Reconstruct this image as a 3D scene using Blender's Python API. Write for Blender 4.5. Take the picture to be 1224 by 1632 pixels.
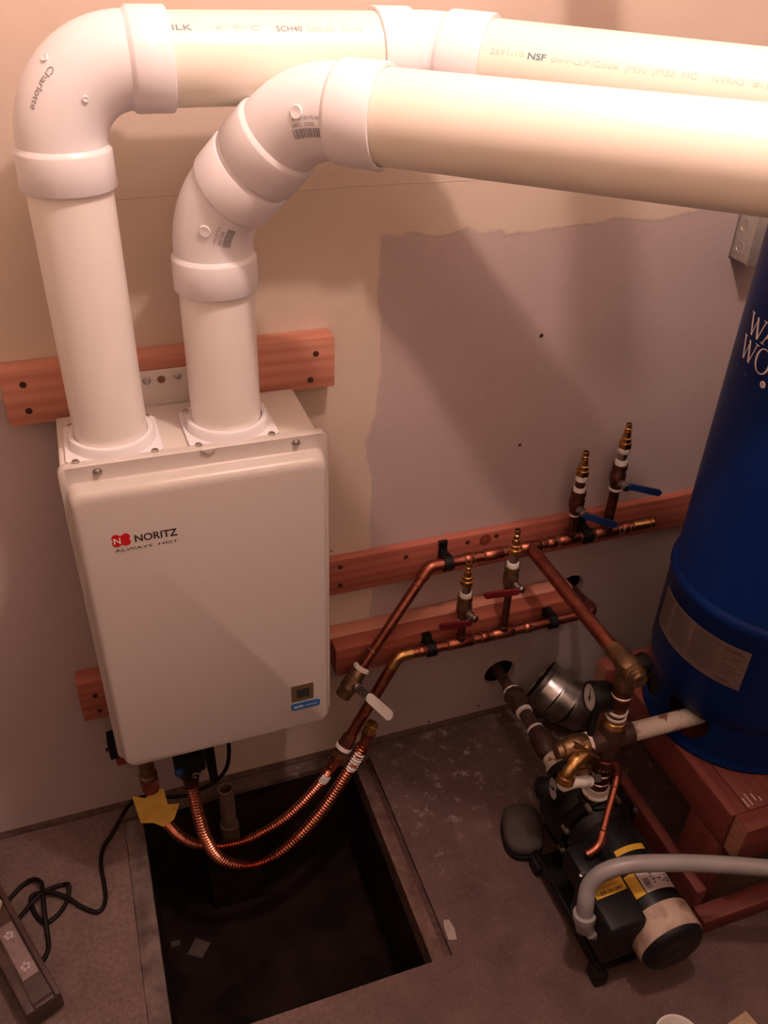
import bpy, bmesh, math, random
from mathutils import Vector, Matrix
from math import radians as RAD, sin, cos, pi, tan, acos, sqrt

random.seed(7)
SC = bpy.context.scene
for o in list(bpy.data.objects):
    bpy.data.objects.remove(o)
COL = SC.collection

# ------------------------------------------------------------------ camera
def make_camera():
    yaw, pitch, roll, f = 0.3588564, 0.603396, -0.0375872, 1369.936
    cy, sy, cp, sp = cos(yaw), sin(yaw), cos(pitch), sin(pitch)
    fwd = Vector((sy * cp, cy * cp, -sp))
    right = Vector((cy, -sy, 0))
    down = fwd.cross(right)
    cr, sr = cos(roll), sin(roll)
    r2 = cr * right + sr * down
    d2 = -sr * right + cr * down
    m = Matrix((r2, -d2, -fwd)).transposed().to_4x4()
    m.translation = Vector((0.0733578, -1.2881839, 1.619875))
    cam = bpy.data.cameras.new('camera')
    cam.sensor_fit = 'HORIZONTAL'
    cam.sensor_width = 36.0
    cam.lens = f / 1224 * 36.0
    cam.clip_start = 0.02
    o = bpy.data.objects.new('camera', cam)
    o.matrix_world = m
    COL.objects.link(o)
    SC.camera = o
make_camera()

# ------------------------------------------------------------------ light and exposure
SC.view_settings.view_transform = 'Standard'
SC.view_settings.look = 'None'
SC.view_settings.gamma = 1.0
SC.view_settings.exposure = 0.0
SC.view_settings.use_curve_mapping = False
w = bpy.data.worlds.new('world')
SC.world = w
w.use_nodes = True
w.node_tree.nodes['Background'].inputs[0].default_value = (1.0, 0.62, 0.48, 1)
w.node_tree.nodes['Background'].inputs[1].default_value = 0.0

LAMP = Vector((0.55, -0.73, 2.32))
def lamp(name, loc, power, col, rad):
    l = bpy.data.lights.new(name, 'POINT')
    l.energy = power
    l.color = col
    l.shadow_soft_size = rad
    o = bpy.data.objects.new(name, l)
    o.location = loc
    COL.objects.link(o)
    return o
lamp('ceiling_bulb_light', LAMP, 36.5, (1.0, 0.705, 0.62), 0.025)

# ------------------------------------------------------------------ materials
def lin(r, g, b):
    f = lambda c: (c / 255 / 12.92) if c / 255 <= .04045 else ((c / 255 + .055) / 1.055) ** 2.4
    return (f(r), f(g), f(b))

class NT:
    def __init__(self, name):
        self.m = bpy.data.materials.new(name)
        self.m.use_nodes = True
        self.t = self.m.node_tree
        self.b = self.t.nodes['Principled BSDF']
    def n(self, typ, **kw):
        x = self.t.nodes.new(typ)
        for k, v in kw.items():
            if k.startswith('i_'):
                x.inputs[k[2:]].default_value = v
            else:
                setattr(x, k, v)
        return x
    def l(self, a, b):
        self.t.links.new(a, b)
    def coord(self, scale=(1, 1, 1), world=True):
        g = self.n('ShaderNodeNewGeometry') if world else self.n('ShaderNodeTexCoord')
        mp = self.n('ShaderNodeMapping')
        mp.inputs['Scale'].default_value = scale
        self.l(g.outputs['Position'] if world else g.outputs['Object'], mp.inputs['Vector'])
        return mp.outputs['Vector']
    def noise(self, vec, scale, detail=4, rough=.55, lo=.35, hi=.65):
        nz = self.n('ShaderNodeTexNoise')
        nz.inputs['Scale'].default_value = scale
        nz.inputs['Detail'].default_value = detail
        nz.inputs['Roughness'].default_value = rough
        if vec is not None:
            self.l(vec, nz.inputs['Vector'])
        mr = self.n('ShaderNodeMapRange')
        mr.inputs['From Min'].default_value = lo
        mr.inputs['From Max'].default_value = hi
        self.l(nz.outputs['Fac'], mr.inputs['Value'])
        return mr.outputs['Result']
    def mix(self, fac, a, b):
        mx = self.n('ShaderNodeMix', data_type='RGBA')
        for s, v in ((mx.inputs[0], fac), (mx.inputs[6], a), (mx.inputs[7], b)):
            if isinstance(v, (int, float)):
                s.default_value = v
            elif isinstance(v, tuple):
                s.default_value = (*v, 1)
            else:
                self.l(v, s)
        return mx.outputs[2]
    def math(self, op, a, b=None, c=None):
        x = self.n('ShaderNodeMath', operation=op)
        for s, v in zip(x.inputs, (a, b, c)):
            if v is None:
                continue
            if isinstance(v, (int, float)):
                s.default_value = v
            else:
                self.l(v, s)
        return x.outputs[0]
    def bump(self, h, strength=.3, dist=.002):
        bp = self.n('ShaderNodeBump')
        bp.inputs['Strength'].default_value = strength
        bp.inputs['Distance'].default_value = dist
        self.l(h, bp.inputs['Height'])
        self.l(bp.outputs['Normal'], self.b.inputs['Normal'])
    def done(self, col, rough, metal=0.0, spec=None):
        if isinstance(col, tuple):
            self.b.inputs['Base Color'].default_value = (*col, 1)
        else:
            self.l(col, self.b.inputs['Base Color'])
        if isinstance(rough, (int, float)):
            self.b.inputs['Roughness'].default_value = rough
        else:
            self.l(rough, self.b.inputs['Roughness'])
        self.b.inputs['Metallic'].default_value = metal
        if spec is not None:
            self.b.inputs['Specular IOR Level'].default_value = spec
        return self.m

M = {}
def simple(name, c1, c2=None, scale=40, rough=.5, metal=0.0, bump=0.0, spec=None, lo=.35, hi=.65, detail=4):
    t = NT(name)
    c2 = c2 or tuple(c * .88 for c in c1)
    v = t.coord()
    f = t.noise(v, scale, detail, lo=lo, hi=hi)
    if bump:
        t.bump(f, bump, .001)
    M[name] = t.done(t.mix(f, c1, c2), rough, metal, spec)

simple('pvc_fitting', (.83, .80, .82), (.80, .765, .785), 12, .30)
simple('pvc_pipe', (.85, .79, .685), (.82, .755, .645), 6, .28)
simple('pvc_pipe_lower', (.84, .79, .755), (.82, .765, .725), 6, .30)
simple('enamel', (.55, .495, .455), (.53, .475, .435), 300, .33, bump=.03)
simple('enamel_top', (.66, .60, .54), (.64, .58, .52), 30, .38)
simple('steel', (.55, .52, .48), (.35, .33, .31), 60, .35, 1.0)
simple('galvanized', (.55, .54, .52), (.30, .29, .28), 26, .33, 1.0, bump=.05)
simple('copper', (.44, .155, .105), (.27, .080, .052), 45, .36, 1.0)
simple('copper_dark', (.21, .085, .06), (.11, .042, .03), 50, .45, .9)
simple('copper_flex', (.60, .235, .150), (.44, .150, .090), 60, .26, 1.0)
simple('brass', (.66, .42, .17), (.46, .26, .09), 60, .28, 1.0)
simple('brass_dull', (.31, .20, .11), (.19, .115, .062), 60, .42, .9)
simple('solder', (.68, .58, .52), (.55, .42, .36), 90, .3, 1.0)
simple('tape_white', (.80, .76, .72), (.66, .60, .55), 90, .7)
simple('plastic_black', (.006, .006, .0065), (.010, .010, .011), 60, .42, spec=.22)
simple('rubber', (.012, .010, .010), (.02, .017, .016), 40, .65, spec=.2)
simple('rubber_grey', (.062, .046, .043), (.044, .033, .031), 30, .7, bump=.1)
simple('iron_black', (.005, .005, .005), (.009, .008, .008), 70, .40, .0, bump=.12, spec=.25)
simple('iron_brown', (.095, .045, .035), (.055, .026, .022), 80, .5, .3, bump=.1)
simple('blue_grip', (.01, .035, .16), (.012, .045, .20), 60, .4)
simple('red_grip', (.15, .010, .012), (.11, .007, .009), 60, .45)
simple('white_grip', (.78, .74, .68), (.72, .67, .61), 60, .4)
simple('cord_black', (.006, .004, .004), (.009, .006, .006), 40, .5, spec=.2)
simple('conduit_grey', (.27, .25, .245), (.24, .22, .215), 30, .38)
simple('ink_black', (.025, .02, .02), (.03, .025, .025), 50, .6)
simple('ink_grey', (.22, .23, .25), (.26, .26, .28), 50, .6)
simple('ink_teal', (.10, .20, .24), (.12, .22, .26), 50, .6)
simple('ink_faint', (.56, .52, .45), (.62, .57, .50), 50, .6)
simple('logo_red', (.55, .012, .015), (.50, .012, .015), 50, .4)
simple('logo_white', (.8, .72, .68), None, 50, .5)
simple('sticker_blue', (.012, .13, .42), (.012, .12, .38), 50, .35)
simple('sticker_gold', (.22, .16, .075), (.19, .13, .06), 80, .3, .5)
simple('lcd', (.02, .025, .022), (.03, .034, .03), 50, .12)
simple('sticker_yellow', (.62, .37, .03), (.55, .32, .03), 40, .5)
simple('tag_yellow', (.62, .38, .07), (.52, .30, .05), 40, .6)
simple('sticker_white', (.50, .42, .41), (.44, .37, .36), 90, .55)
simple('gauge_face', (.6, .56, .54), (.5, .46, .44), 60, .25)
simple('painted_white', (.62, .55, .47), (.25, .11, .06), 45, .55, lo=.57, hi=.66)
simple('motor_cap_paint', (.40, .30, .235), (.16, .08, .05), 26, .6, lo=.45, hi=.72)
simple('cup_white', (.74, .70, .66), None, 30, .4)
simple('cardboard', (.42, .29, .19), (.36, .24, .15), 40, .8)
simple('plaque_wood', (.085, .045, .034), (.05, .026, .02), 30, .42)
simple('plaque_inlay', (.27, .19, .18), (.20, .135, .13), 90, .5)
simple('cream_tile', (.62, .52, .36), (.55, .45, .30), 40, .35)
simple('tile_red', (.16, .03, .02), None, 40, .4)
simple('hole_dark', (.02, .012, .010), None, 40, .9)
simple('screw_dark', (.05, .018, .012), None, 90, .7)
simple('rust_iron', (.15, .085, .066), (.075, .035, .026), 38, .8, bump=.25)
simple('curb', (.19, .135, .118), (.075, .050, .043), 22, .85, bump=.2)
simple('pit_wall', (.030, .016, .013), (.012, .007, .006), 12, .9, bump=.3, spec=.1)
simple('scrap_shaded', (.085, .055, .05), (.06, .04, .036), 60, .8)  # darker copy of scrap, the pit's shade put into the colour
simple('pit_pipe', (.20, .13, .095), (.14, .09, .065), 30, .7)
simple('tank_label', (.155, .105, .088), (.135, .09, .075), 60, .6)
simple('ink_label', (.062, .038, .03), (.075, .046, .037), 80, .7)
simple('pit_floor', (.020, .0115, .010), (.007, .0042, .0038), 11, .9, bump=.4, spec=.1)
simple('scrap', (.35, .29, .27), (.28, .23, .21), 60, .8)
simple('sill', (.20, .125, .10), (.13, .08, .063), 40, .8)
simple('ceiling_paint', (.93, .91, .89), None, 8, .9)
simple('room_paint', (.88, .77, .67), (.85, .74, .64), 5, .9)
simple('dark_lower_wall', (.10, .075, .06), (.08, .06, .05), 8, .8)  # made-up dark lower half of the unseen walls, cuts bounce light low down
BOUNCE_Z = 1.05
simple('galv_box', (.52, .49, .44), (.44, .41, .37), 90, .45, .55)
simple('blue_plastic', (.01, .05, .22), None, 50, .4)
simple('gasket_red', (.30, .025, .02), None, 50, .6)

def wood(name, c1, c2, axis):
    t = NT(name)
    sc = {'x': (1.2, 16, 16), 'y': (16, 1.2, 16), 'z': (16, 16, 1.2)}[axis]
    v = t.coord(sc)
    n1 = t.noise(v, 2.2, 6, .6, .3, .7)
    sc2 = {'x': (.8, 10, 10), 'y': (10, .8, 10), 'z': (10, 10, .8)}[axis]
    v2 = t.coord(sc2)
    wv = t.n('ShaderNodeTexWave', wave_type='RINGS', rings_direction={'x': 'X', 'y': 'Y', 'z': 'Z'}[axis])
    wv.inputs['Scale'].default_value = 1.6
    wv.inputs['Distortion'].default_value = 5.0
    wv.inputs['Detail'].default_value = 2.5
    t.l(v2, wv.inputs['Vector'])
    f = t.math('MULTIPLY_ADD', n1, .55, t.math('MULTIPLY', wv.outputs['Fac'], .5))
    t.bump(f, .12, .001)
    M[name] = t.done(t.mix(t.math('MULTIPLY', f, .85), c1, c2), .6)
wood('redwood_light', (.61, .275, .19), (.41, .145, .09), 'x')
wood('redwood', (.48, .155, .105), (.28, .066, .044), 'x')
wood('redwood_dark', (.40, .11, .065), (.21, .045, .028), 'x')
wood('stand_x', (.20, .045, .030), (.105, .020, .0145), 'x')
wood('stand_y', (.20, .045, .030), (.105, .020, .0145), 'y')
wood('stand_z', (.20, .045, .030), (.105, .020, .0145), 'z')
simple('knot', (.26, .055, .032), (.17, .034, .02), 90, .6)
simple('end_grain', (.34, .155, .095), (.26, .115, .068), 120, .8)

def wall_material():
    t = NT('drywall_and_mud')
    g = t.n('ShaderNodeNewGeometry')
    sp = t.n('ShaderNodeSeparateXYZ')
    t.l(g.outputs['Position'], sp.inputs[0])
    X, Z = sp.outputs['X'], sp.outputs['Z']
    edge = t.noise(g.outputs['Position'], 13, 5, .65, .2, .8)      # 0..1
    edge2 = t.noise(g.outputs['Position'], 3.2, 3, .5, .2, .8)
    wob = t.math('ADD', t.math('MULTIPLY', t.math('SUBTRACT', edge, .5), .022), t.math('MULTIPLY', t.math('SUBTRACT', edge2, .5), .05))
    def step(a, b, wd=.004):     # smooth 1 where a > b
        mr = t.n('ShaderNodeMapRange', interpolation_type='SMOOTHSTEP')
        mr.inputs['From Min'].default_value = -wd
        mr.inputs['From Max'].default_value = wd
        t.l(t.math('SUBTRACT', a, b), mr.inputs['Value'])
        return mr.outputs['Result']
    zz = t.math('ADD', Z, wob)
    xx = t.math('ADD', X, wob)
    top = step(zz, 1.203)
    left = t.math('MULTIPLY', step(.527, xx), step(xx, .16))
    lefttop = t.math('MULTIPLY', step(.3, xx), step(zz, 1.0))
    mud = t.math('MAXIMUM', t.math('MAXIMUM', top, left), lefttop)
    fine = t.noise(g.outputs['Position'], 90, 3, .6)
    big = t.noise(g.outputs['Position'], 5, 4, .6, .3, .7)
    cm = t.mix(big, (.66, .545, .445), (.60, .49, .40))
    cd = t.mix(big, (.515, .418, .395), (.475, .385, .362))
    cd = t.mix(t.math('MULTIPLY', fine, .15), cd, (.36, .30, .29))
    col = t.mix(mud, cd, cm)
    # faint board seam, taped joint, water streaks
    def line(a, at, wd):
        return t.math('SUBTRACT', 1.0, step(t.math('ABSOLUTE', t.math('SUBTRACT', a, at)), wd, wd * .8))
    jog = t.math('MULTIPLY', t.math('SUBTRACT', edge2, .5), .012)
    s1 = t.math('MULTIPLY', line(t.math('ADD', Z, jog), 1.285, .0012), t.math('MULTIPLY', step(.74, X), step(X, .1)))
    col = t.mix(t.math('MULTIPLY', s1, .22), col, (.34, .25, .19))
    st = t.math('MULTIPLY', line(t.math('ADD', X, t.math('MULTIPLY', jog, 2.0)), .965, .018), t.math('MULTIPLY', step(.36, Z, .03), step(Z, .2, .03)))
    col = t.mix(t.math('MULTIPLY', st, .35), col, (.66, .60, .57))
    scuff = t.noise(t.coord((1, 1, .35)), 7, 5, .7, .62, .8)
    low = t.math('MULTIPLY', scuff, step(.25, Z, .15))
    col = t.mix(t.math('MULTIPLY', low, .35), col, (.60, .52, .48))
    ridge = t.noise(t.coord((3, 3, 9)), 3.0, 6, .7, .55, .75)
    h = t.math('ADD', t.math('MULTIPLY', mud, 1.0), t.math('ADD', t.math('MULTIPLY', t.math('MULTIPLY', ridge, mud), .5), t.math('MULTIPLY', s1, .5)))
    t.bump(h, .32, .0022)
    M['wall'] = t.done(col, .88)
wall_material()

def floor_material():
    t = NT('concrete_floor')
    g = t.n('ShaderNodeNewGeometry')
    sp = t.n('ShaderNodeSeparateXYZ')
    t.l(g.outputs['Position'], sp.inputs[0])
    P = g.outputs['Position']
    n1 = t.noise(P, 9, 6, .62, .3, .7)
    n2 = t.noise(P, 120, 4, .6, .3, .7)
    n3 = t.noise(P, 30, 7, .8, .55, .68)
    n4 = t.noise(P, 260, 2, .6, .60, .72)
    col = t.mix(n1, (.245, .158, .137), (.145, .090, .077))
    mr = t.n('ShaderNodeMapRange', interpolation_type='SMOOTHSTEP')
    mr.inputs['From Min'].default_value = -.03
    mr.inputs['From Max'].default_value = .53
    t.l(sp.outputs['X'], mr.inputs['Value'])
    rough_side = mr.outputs['Result']
    col = t.mix(rough_side, col, t.mix(n1, (.155, .090, .076), (.072, .040, .034)))
    col = t.mix(t.math('MULTIPLY', n2, .62), col, (.070, .041, .035))
    spl = t.math('MULTIPLY', n3, t.math('MULTIPLY_ADD', rough_side, .85, .10))
    # splashes thicker towards the wall
    yy = t.n('ShaderNodeMapRange', interpolation_type='SMOOTHSTEP')
    yy.inputs['From Min'].default_value = -.5
    yy.inputs['From Max'].default_value = -.1
    t.l(sp.outputs['Y'], yy.inputs['Value'])
    spl = t.math('MULTIPLY', spl, t.math('MULTIPLY_ADD', yy.outputs['Result'], .9, .1))
    col = t.mix(spl, col, (.44, .33, .295))
    col = t.mix(t.math('MULTIPLY', n4, .30), col, (.40, .29, .25))
    t.bump(t.math('ADD', n2, t.math('MULTIPLY', n1, 1.5)), .35, .002)
    M['floor'] = t.done(col, .82)
floor_material()

def tank_material():
    t = NT('tank_blue')
    P = t.coord()
    n = t.noise(P, 3, 3, .5, .3, .7)
    d = t.noise(P, 55, 5, .7, .66, .78)
    col = t.mix(n, (.003, .0185, .115), (.0025, .0145, .092))
    col = t.mix(t.math('MULTIPLY', d, .25), col, (.12, .12, .18))
    M['tank'] = t.done(col, .38, 0.0, .13)
tank_material()

# ------------------------------------------------------------------ mesh helpers
class MB:
    def __init__(self):
        self.v, self.f = [], []
    def add(self, vs, fs):
        o = len(self.v)
        self.v += [Vector(v) for v in vs]
        self.f += [tuple(i + o for i in f) for f in fs]
        return self
    def bm(self, bm, mat=None):
        bm.verts.index_update()
        self.add([(mat @ v.co if mat else v.co.copy()) for v in bm.verts], [[v.index for v in f.verts] for f in bm.faces])
        bm.free()
        return self
    def box(self, x0, x1, y0, y1, z0, z1, bev=0.0, seg=2, mat=None):
        bm = bmesh.new()
        bmesh.ops.create_cube(bm, size=1.0)
        for v in bm.verts:
            v.co = Vector(((x0 + x1) / 2 + v.co.x * (x1 - x0), (y0 + y1) / 2 + v.co.y * (y1 - y0), (z0 + z1) / 2 + v.co.z * (z1 - z0)))
        if bev:
            bmesh.ops.bevel(bm, geom=bm.edges[:], offset=bev, segments=seg, affect='EDGES', profile=.5)
        return self.bm(bm, mat)
    def rings(self, rings, cap0=True, cap1=True, closed=False):
        n = len(rings[0])
        o = len(self.v)
        for r in rings:
            self.v += [Vector(p) for p in r]
        m = len(rings)
        for i in range(m if closed else m - 1):
            a, b = o + i * n, o + ((i + 1) % m) * n
            for j in range(n):
                k = (j + 1) % n
                self.f.append((a + j, a + k, b + k, b + j))
        if not closed:
            if cap0:
                self.f.append(tuple(o + j for j in reversed(range(n))))
            if cap1:
                self.f.append(tuple(o + (m - 1) * n + j for j in range(n)))
        return self
    def tube(self, path, r, n=16, cap0=True, cap1=True):
        path = [Vector(p) for p in path]
        rs = r if isinstance(r, (list, tuple)) else [r] * len(path)
        fr = frames(path)
        return self.rings([[p + rr * (cos(2 * pi * j / n) * u + sin(2 * pi * j / n) * v) for j in range(n)] for p, rr, (_, u, v) in zip(path, rs, fr)], cap0, cap1)
    def lathe(self, A, D, prof, n=24, cap0=True, cap1=True, rot=0.0):
        A, D = Vector(A), Vector(D).normalized()
        u, v = basis(D)
        return self.rings([[A + D * s + max(r, 1e-5) * (cos(rot + 2 * pi * j / n) * u + sin(rot + 2 * pi * j / n) * v) for j in range(n)] for s, r in prof], cap0, cap1)
    def rod(self, A, B, r, n=16):
        return self.tube([A, B], r, n)
    def poly_prism(self, poly, O, U, V, N, t):
        O, U, V, N = Vector(O), Vector(U), Vector(V), Vector(N)
        a = [O + U * x + V * y for x, y in poly]
        b = [p + N * t for p in a]
        n = len(poly)
        self.add(a + b, [tuple(reversed(range(n))), tuple(range(n, 2 * n))] + [(i, (i + 1) % n, n + (i + 1) % n, n + i) for i in range(n)])
        return self
    def stadium_bar(self, A, B, w0, w1, t, N, seg=8, round0=True):
        A, B, N = Vector(A), Vector(B), Vector(N).normalized()
        D = (B - A)
        L = D.length
        D.normalize()
        N = (N - D * N.dot(D)).normalized()
        S = N.cross(D)
        pts = []
        for i in range(seg + 1):
            a = -pi / 2 + pi * i / seg
            pts.append((L - w1 / 2 + w1 / 2 * cos(a), w1 / 2 * sin(a)))
        if round0:
            for i in range(seg + 1):
                a = pi / 2 + pi * i / seg
                pts.append((w0 / 2 + w0 / 2 * cos(a), w0 / 2 * sin(a)))
        else:
            pts += [(0, w0 / 2), (0, -w0 / 2)]
        return self.poly_prism(pts, A - N * t / 2, D, S, N, t)

def basis(D):
    D = Vector(D).normalized()
    up = Vector((0, 0, 1)) if abs(D.z) < .95 else Vector((0, 1, 0))
    u = up.cross(D).normalized()
    return u, D.cross(u)

def frames(path):
    out = []
    n = len(path)
    tg = []
    for i in range(n):
        a, b = path[max(i - 1, 0)], path[min(i + 1, n - 1)]
        tg.append((b - a).normalized())
    u, v = basis(tg[0])
    for i in range(n):
        T = tg[i]
        u = (u - T * u.dot(T)).normalized()
        v = T.cross(u)
        out.append((T, u.copy(), v.copy()))
    return out

def spline(pts, per=8):
    P = [Vector(p) for p in pts]
    P = [P[0] * 2 - P[1]] + P + [P[-1] * 2 - P[-2]]
    out = []
    for i in range(1, len(P) - 2):
        a, b, c, d = P[i - 1:i + 3]
        for k in range(per):
            t = k / per
            out.append(.5 * ((2 * b) + (c - a) * t + (2 * a - 5 * b + 4 * c - d) * t * t + (3 * b - a - 3 * c + d) * t ** 3))
    out.append(P[-2].copy())
    return out

def resample(path, step):
    out = [path[0].copy()]
    acc = 0.0
    for a, b in zip(path, path[1:]):
        L = (b - a).length
        d = step - acc
        while d <= L:
            out.append(a.lerp(b, d / L))
            d += step
        acc = (acc + L) % step
    return out

def arc(P, d1, d2, Rb, n=12):
    P, d1, d2 = Vector(P), Vector(d1).normalized(), Vector(d2).normalized()
    c = max(-1, min(1, d1.dot(d2)))
    ang = acos(c)
    t = Rb * tan(ang / 2)
    nn = (d2 - d1 * c).normalized()
    O = P - d1 * t + nn * Rb
    return [O - nn * Rb * cos(ang * i / n) + d1 * Rb * sin(ang * i / n) for i in range(n + 1)]

def torus_map(P, d1, d2, Rb, r):
    P, d1, d2 = Vector(P), Vector(d1).normalized(), Vector(d2).normalized()
    c = d1.dot(d2)
    ang = acos(c)
    nn = (d2 - d1 * c).normalized()
    b = d1.cross(nn)
    b = d1.cross(d2).normalized() if b.length < .5 else b
    O = P - d1 * Rb * tan(ang / 2) + nn * Rb
    def f(a, ph, h=0.0):
        N = -nn * cos(a) + d1 * sin(a)
        return O + N * Rb + (r + h) * (cos(ph) * N + sin(ph) * b)
    return f

def cyl_map(A, d, r):
    A, d = Vector(A), Vector(d).normalized()
    n1 = d.cross(Vector((0, 0, 1))).normalized()
    n2 = n1.cross(d)
    if n2.z < 0:
        n2 = -n2
    def f(u, ph, h=0.0):
        return A + d * u + (r + h) * (cos(ph) * n1 + sin(ph) * n2)
    return f

TXT = {}
def text2d(s, bold=0.0):
    key = (s, bold)
    if key not in TXT:
        c = bpy.data.curves.new('t', 'FONT')
        c.body = s
        c.size = 1.0
        c.offset = bold
        c.resolution_u = 3
        o = bpy.data.objects.new('t', c)
        COL.objects.link(o)
        dg = bpy.context.evaluated_depsgraph_get()
        dg.update()
        me = o.evaluated_get(dg).to_mesh()
        vs = [(v.co.x, v.co.y) for v in me.vertices]
        fs = [tuple(p.vertices) for p in me.polygons]
        o.evaluated_get(dg).to_mesh_clear()
        bpy.data.objects.remove(o)
        bpy.data.curves.remove(c)
        TXT[key] = (vs, fs)
    return TXT[key]

def text_on(mb, s, size, fn, bold=0.0, width=None):
    """fn(u, v) -> point; text starts at u = 0 with its baseline at v = 0"""
    vs, fs = text2d(s, bold)
    x0 = min(v[0] for v in vs)
    x1 = max(v[0] for v in vs)
    kx = width / (x1 - x0) if width else size
    mb.add([fn((x - x0) * kx, y * size) for x, y in vs], fs)
    return mb

PLOC = {}
def thing(name, label, cat, loc=(0, 0, 0), group=None):
    o = bpy.data.objects.new(name, None)
    o.empty_display_size = .05
    o.location = loc
    COL.objects.link(o)
    o['label'] = label
    o['category'] = cat
    if group:
        o['group'] = group
    PLOC[o] = Vector(loc)
    return o

def obj(name, mb, mat, parent=None, smooth=True, label=None, angle=40, **props):
    off = PLOC.get(parent, Vector((0, 0, 0))) if parent else Vector((0, 0, 0))
    if parent is None:
        xs = [v for v in mb.v]
        off = Vector(((min(v.x for v in xs) + max(v.x for v in xs)) / 2, (min(v.y for v in xs) + max(v.y for v in xs)) / 2, min(v.z for v in xs)))
    me = bpy.data.meshes.new(name)
    me.from_pydata([v - off for v in mb.v], [], mb.f)
    bm = bmesh.new()
    bm.from_mesh(me)
    bmesh.ops.recalc_face_normals(bm, faces=bm.faces)
    bm.to_mesh(me)
    bm.free()
    if smooth:
        me.shade_smooth()
        me.set_sharp_from_angle(angle=RAD(angle))
    me.materials.append(M[mat])
    o = bpy.data.objects.new(name, me)
    COL.objects.link(o)
    if parent:
        o.parent = parent
        PLOC[o] = PLOC[parent]
    else:
        o.location = off
        PLOC[o] = off
    if label:
        o['label'] = label
    for k, v in props.items():
        o[k] = v
    return o

def flat(name, mb, mat, parent, **kw):      # thin print: keep the given winding
    off = PLOC[parent]
    me = bpy.data.meshes.new(name)
    me.from_pydata([v - off for v in mb.v], [], mb.f)
    me.materials.append(M[mat])
    o = bpy.data.objects.new(name, me)
    COL.objects.link(o)
    o.parent = parent
    PLOC[o] = off
    for k, v in kw.items():
        o[k] = v
    return o

X_, Y_, Z_ = Vector((1, 0, 0)), Vector((0, 1, 0)), Vector((0, 0, 1))

# ------------------------------------------------------------------ room shell
PX0, PX1, PY0, PY1 = 0.010, 0.491, -0.528, -0.030      # floor pit
RX0, RX1, RY0, RZ = -0.80, 1.75, -1.62, 2.46
mb = MB()
mb.box(RX0, PX0 - .039, RY0, .0, -.014, 0)
mb.box(PX1 + .041, RX1, RY0, .0, -.014, 0)
mb.box(PX0 - .039, PX1 + .041, RY0, PY0, -.014, 0)
mb.box(PX0 - .039, PX1 + .041, PY1, .0, -.014, 0)
floor = obj('floor', mb, 'floor', kind='structure')
mb = MB()
mb.box(PX0 - .045, PX0, PY0 - .02, PY1 + .02, -.36, -.0205)
mb.box(PX1, PX1 + .045, PY0 - .02, PY1 + .02, -.36, -.0605)
mb.box(PX0, PX1, PY0 - .03, PY0, -.36, -.0145)
mb.box(PX0, PX1, PY1, PY1 + .025, -.36, -.0145)
mb.box(.13, .25, -.095, PY1, -.36, -.118, .004)
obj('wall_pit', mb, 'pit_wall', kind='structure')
mb = MB()
mb.box(PX0 - .04, PX1 + .04, PY0 - .03, PY1 + .03, -.38, -.33)
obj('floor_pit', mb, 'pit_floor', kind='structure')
# concrete lip on the left, steel angle on the right
mb = MB()
N = 26
rings = []
for i in range(N + 1):
    y = PY1 - .01 + (PY0 - PY1) * i / N
    j1 = (random.random() - .5) * .003
    j2 = (random.random() - .5) * .004
    rings.append([Vector((PX0 - .0389, y, -.011)), Vector((PX0 - .0385 + abs(j1), y, .0022)), Vector((PX0 - .006 + j2, y, .004 + j1 * .4)), Vector((PX0 + j2 * .4, y, .0)), Vector((PX0, y, -.02))])
mb.rings(rings)
obj('trim_1', mb, 'curb', kind='structure')
mb = MB()
mb.box(PX1, PX1 + .027, PY0, PY1, -.010, -.002, .001)
mb.box(PX1, PX1 + .006, PY0, PY1, -.06, -.0101)
obj('trim_2', mb, 'rust_iron', kind='structure')
mb = MB()
mb.box(PX1 + .0275, PX1 + .0405, PY0, PY1, -.06, -.009)
obj('trim_3', mb, 'iron_brown', kind='structure')

def holed_wall():
    mb = MB()
    mb.box(RX0, RX1, 0, .016, .022, RZ)
    w_ = obj('wall_back', mb, 'wall', smooth=False, kind='structure')
    cut = MB()
    cut.lathe((1.022, -.03, .372), Y_, [(0, .031), (.08, .031)], 28)
    cut.lathe((.868, -.03, .140), Y_, [(0, .040), (.08, .040)], 28)
    cut.box(1.226, 1.30, -.03, .05, 1.117, 1.232)
    c = obj('cutter', cut, 'hole_dark')
    md = w_.modifiers.new('holes', 'BOOLEAN')
    md.operation = 'DIFFERENCE'
    md.solver = 'EXACT'
    md.object = c
    dg = bpy.context.evaluated_depsgraph_get()
    dg.update()
    me = bpy.data.meshes.new_from_object(w_.evaluated_get(dg))
    w_.modifiers.clear()
    w_.data = me
    bpy.data.objects.remove(c)
    return w_
wall_back = holed_wall()
mb = MB()
mb.box(RX0, RX1, .06, .08, -.08, RZ)
mb.box(RX0, RX1, 0, .08, -.10, -.08)
obj('wall_cavity', mb, 'hole_dark', kind='structure')
obj('baseboard_back', MB().box(RX0, RX1, .001, .03, 0, .0235), 'sill', smooth=False, kind='structure')
for nm, bx in (('left', (RX0 - .1, RX0, RY0, .08)), ('right', (RX1, RX1 + .1, RY0, .08)), ('front', (RX0, RX1, RY0 - .1, RY0))):  # unseen walls, pale above and darkened below to shape the bounce light
    obj('wall_' + nm, MB().box(*bx, BOUNCE_Z, RZ), 'room_paint', smooth=False, kind='structure')
    obj('wall_' + nm + '_lower', MB().box(*bx, 0, BOUNCE_Z), 'dark_lower_wall', smooth=False, kind='structure')
obj('ceiling', MB().box(RX0 - .1, RX1 + .1, RY0 - .1, .08, RZ, RZ + .1), 'ceiling_paint', smooth=False, kind='structure')
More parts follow.
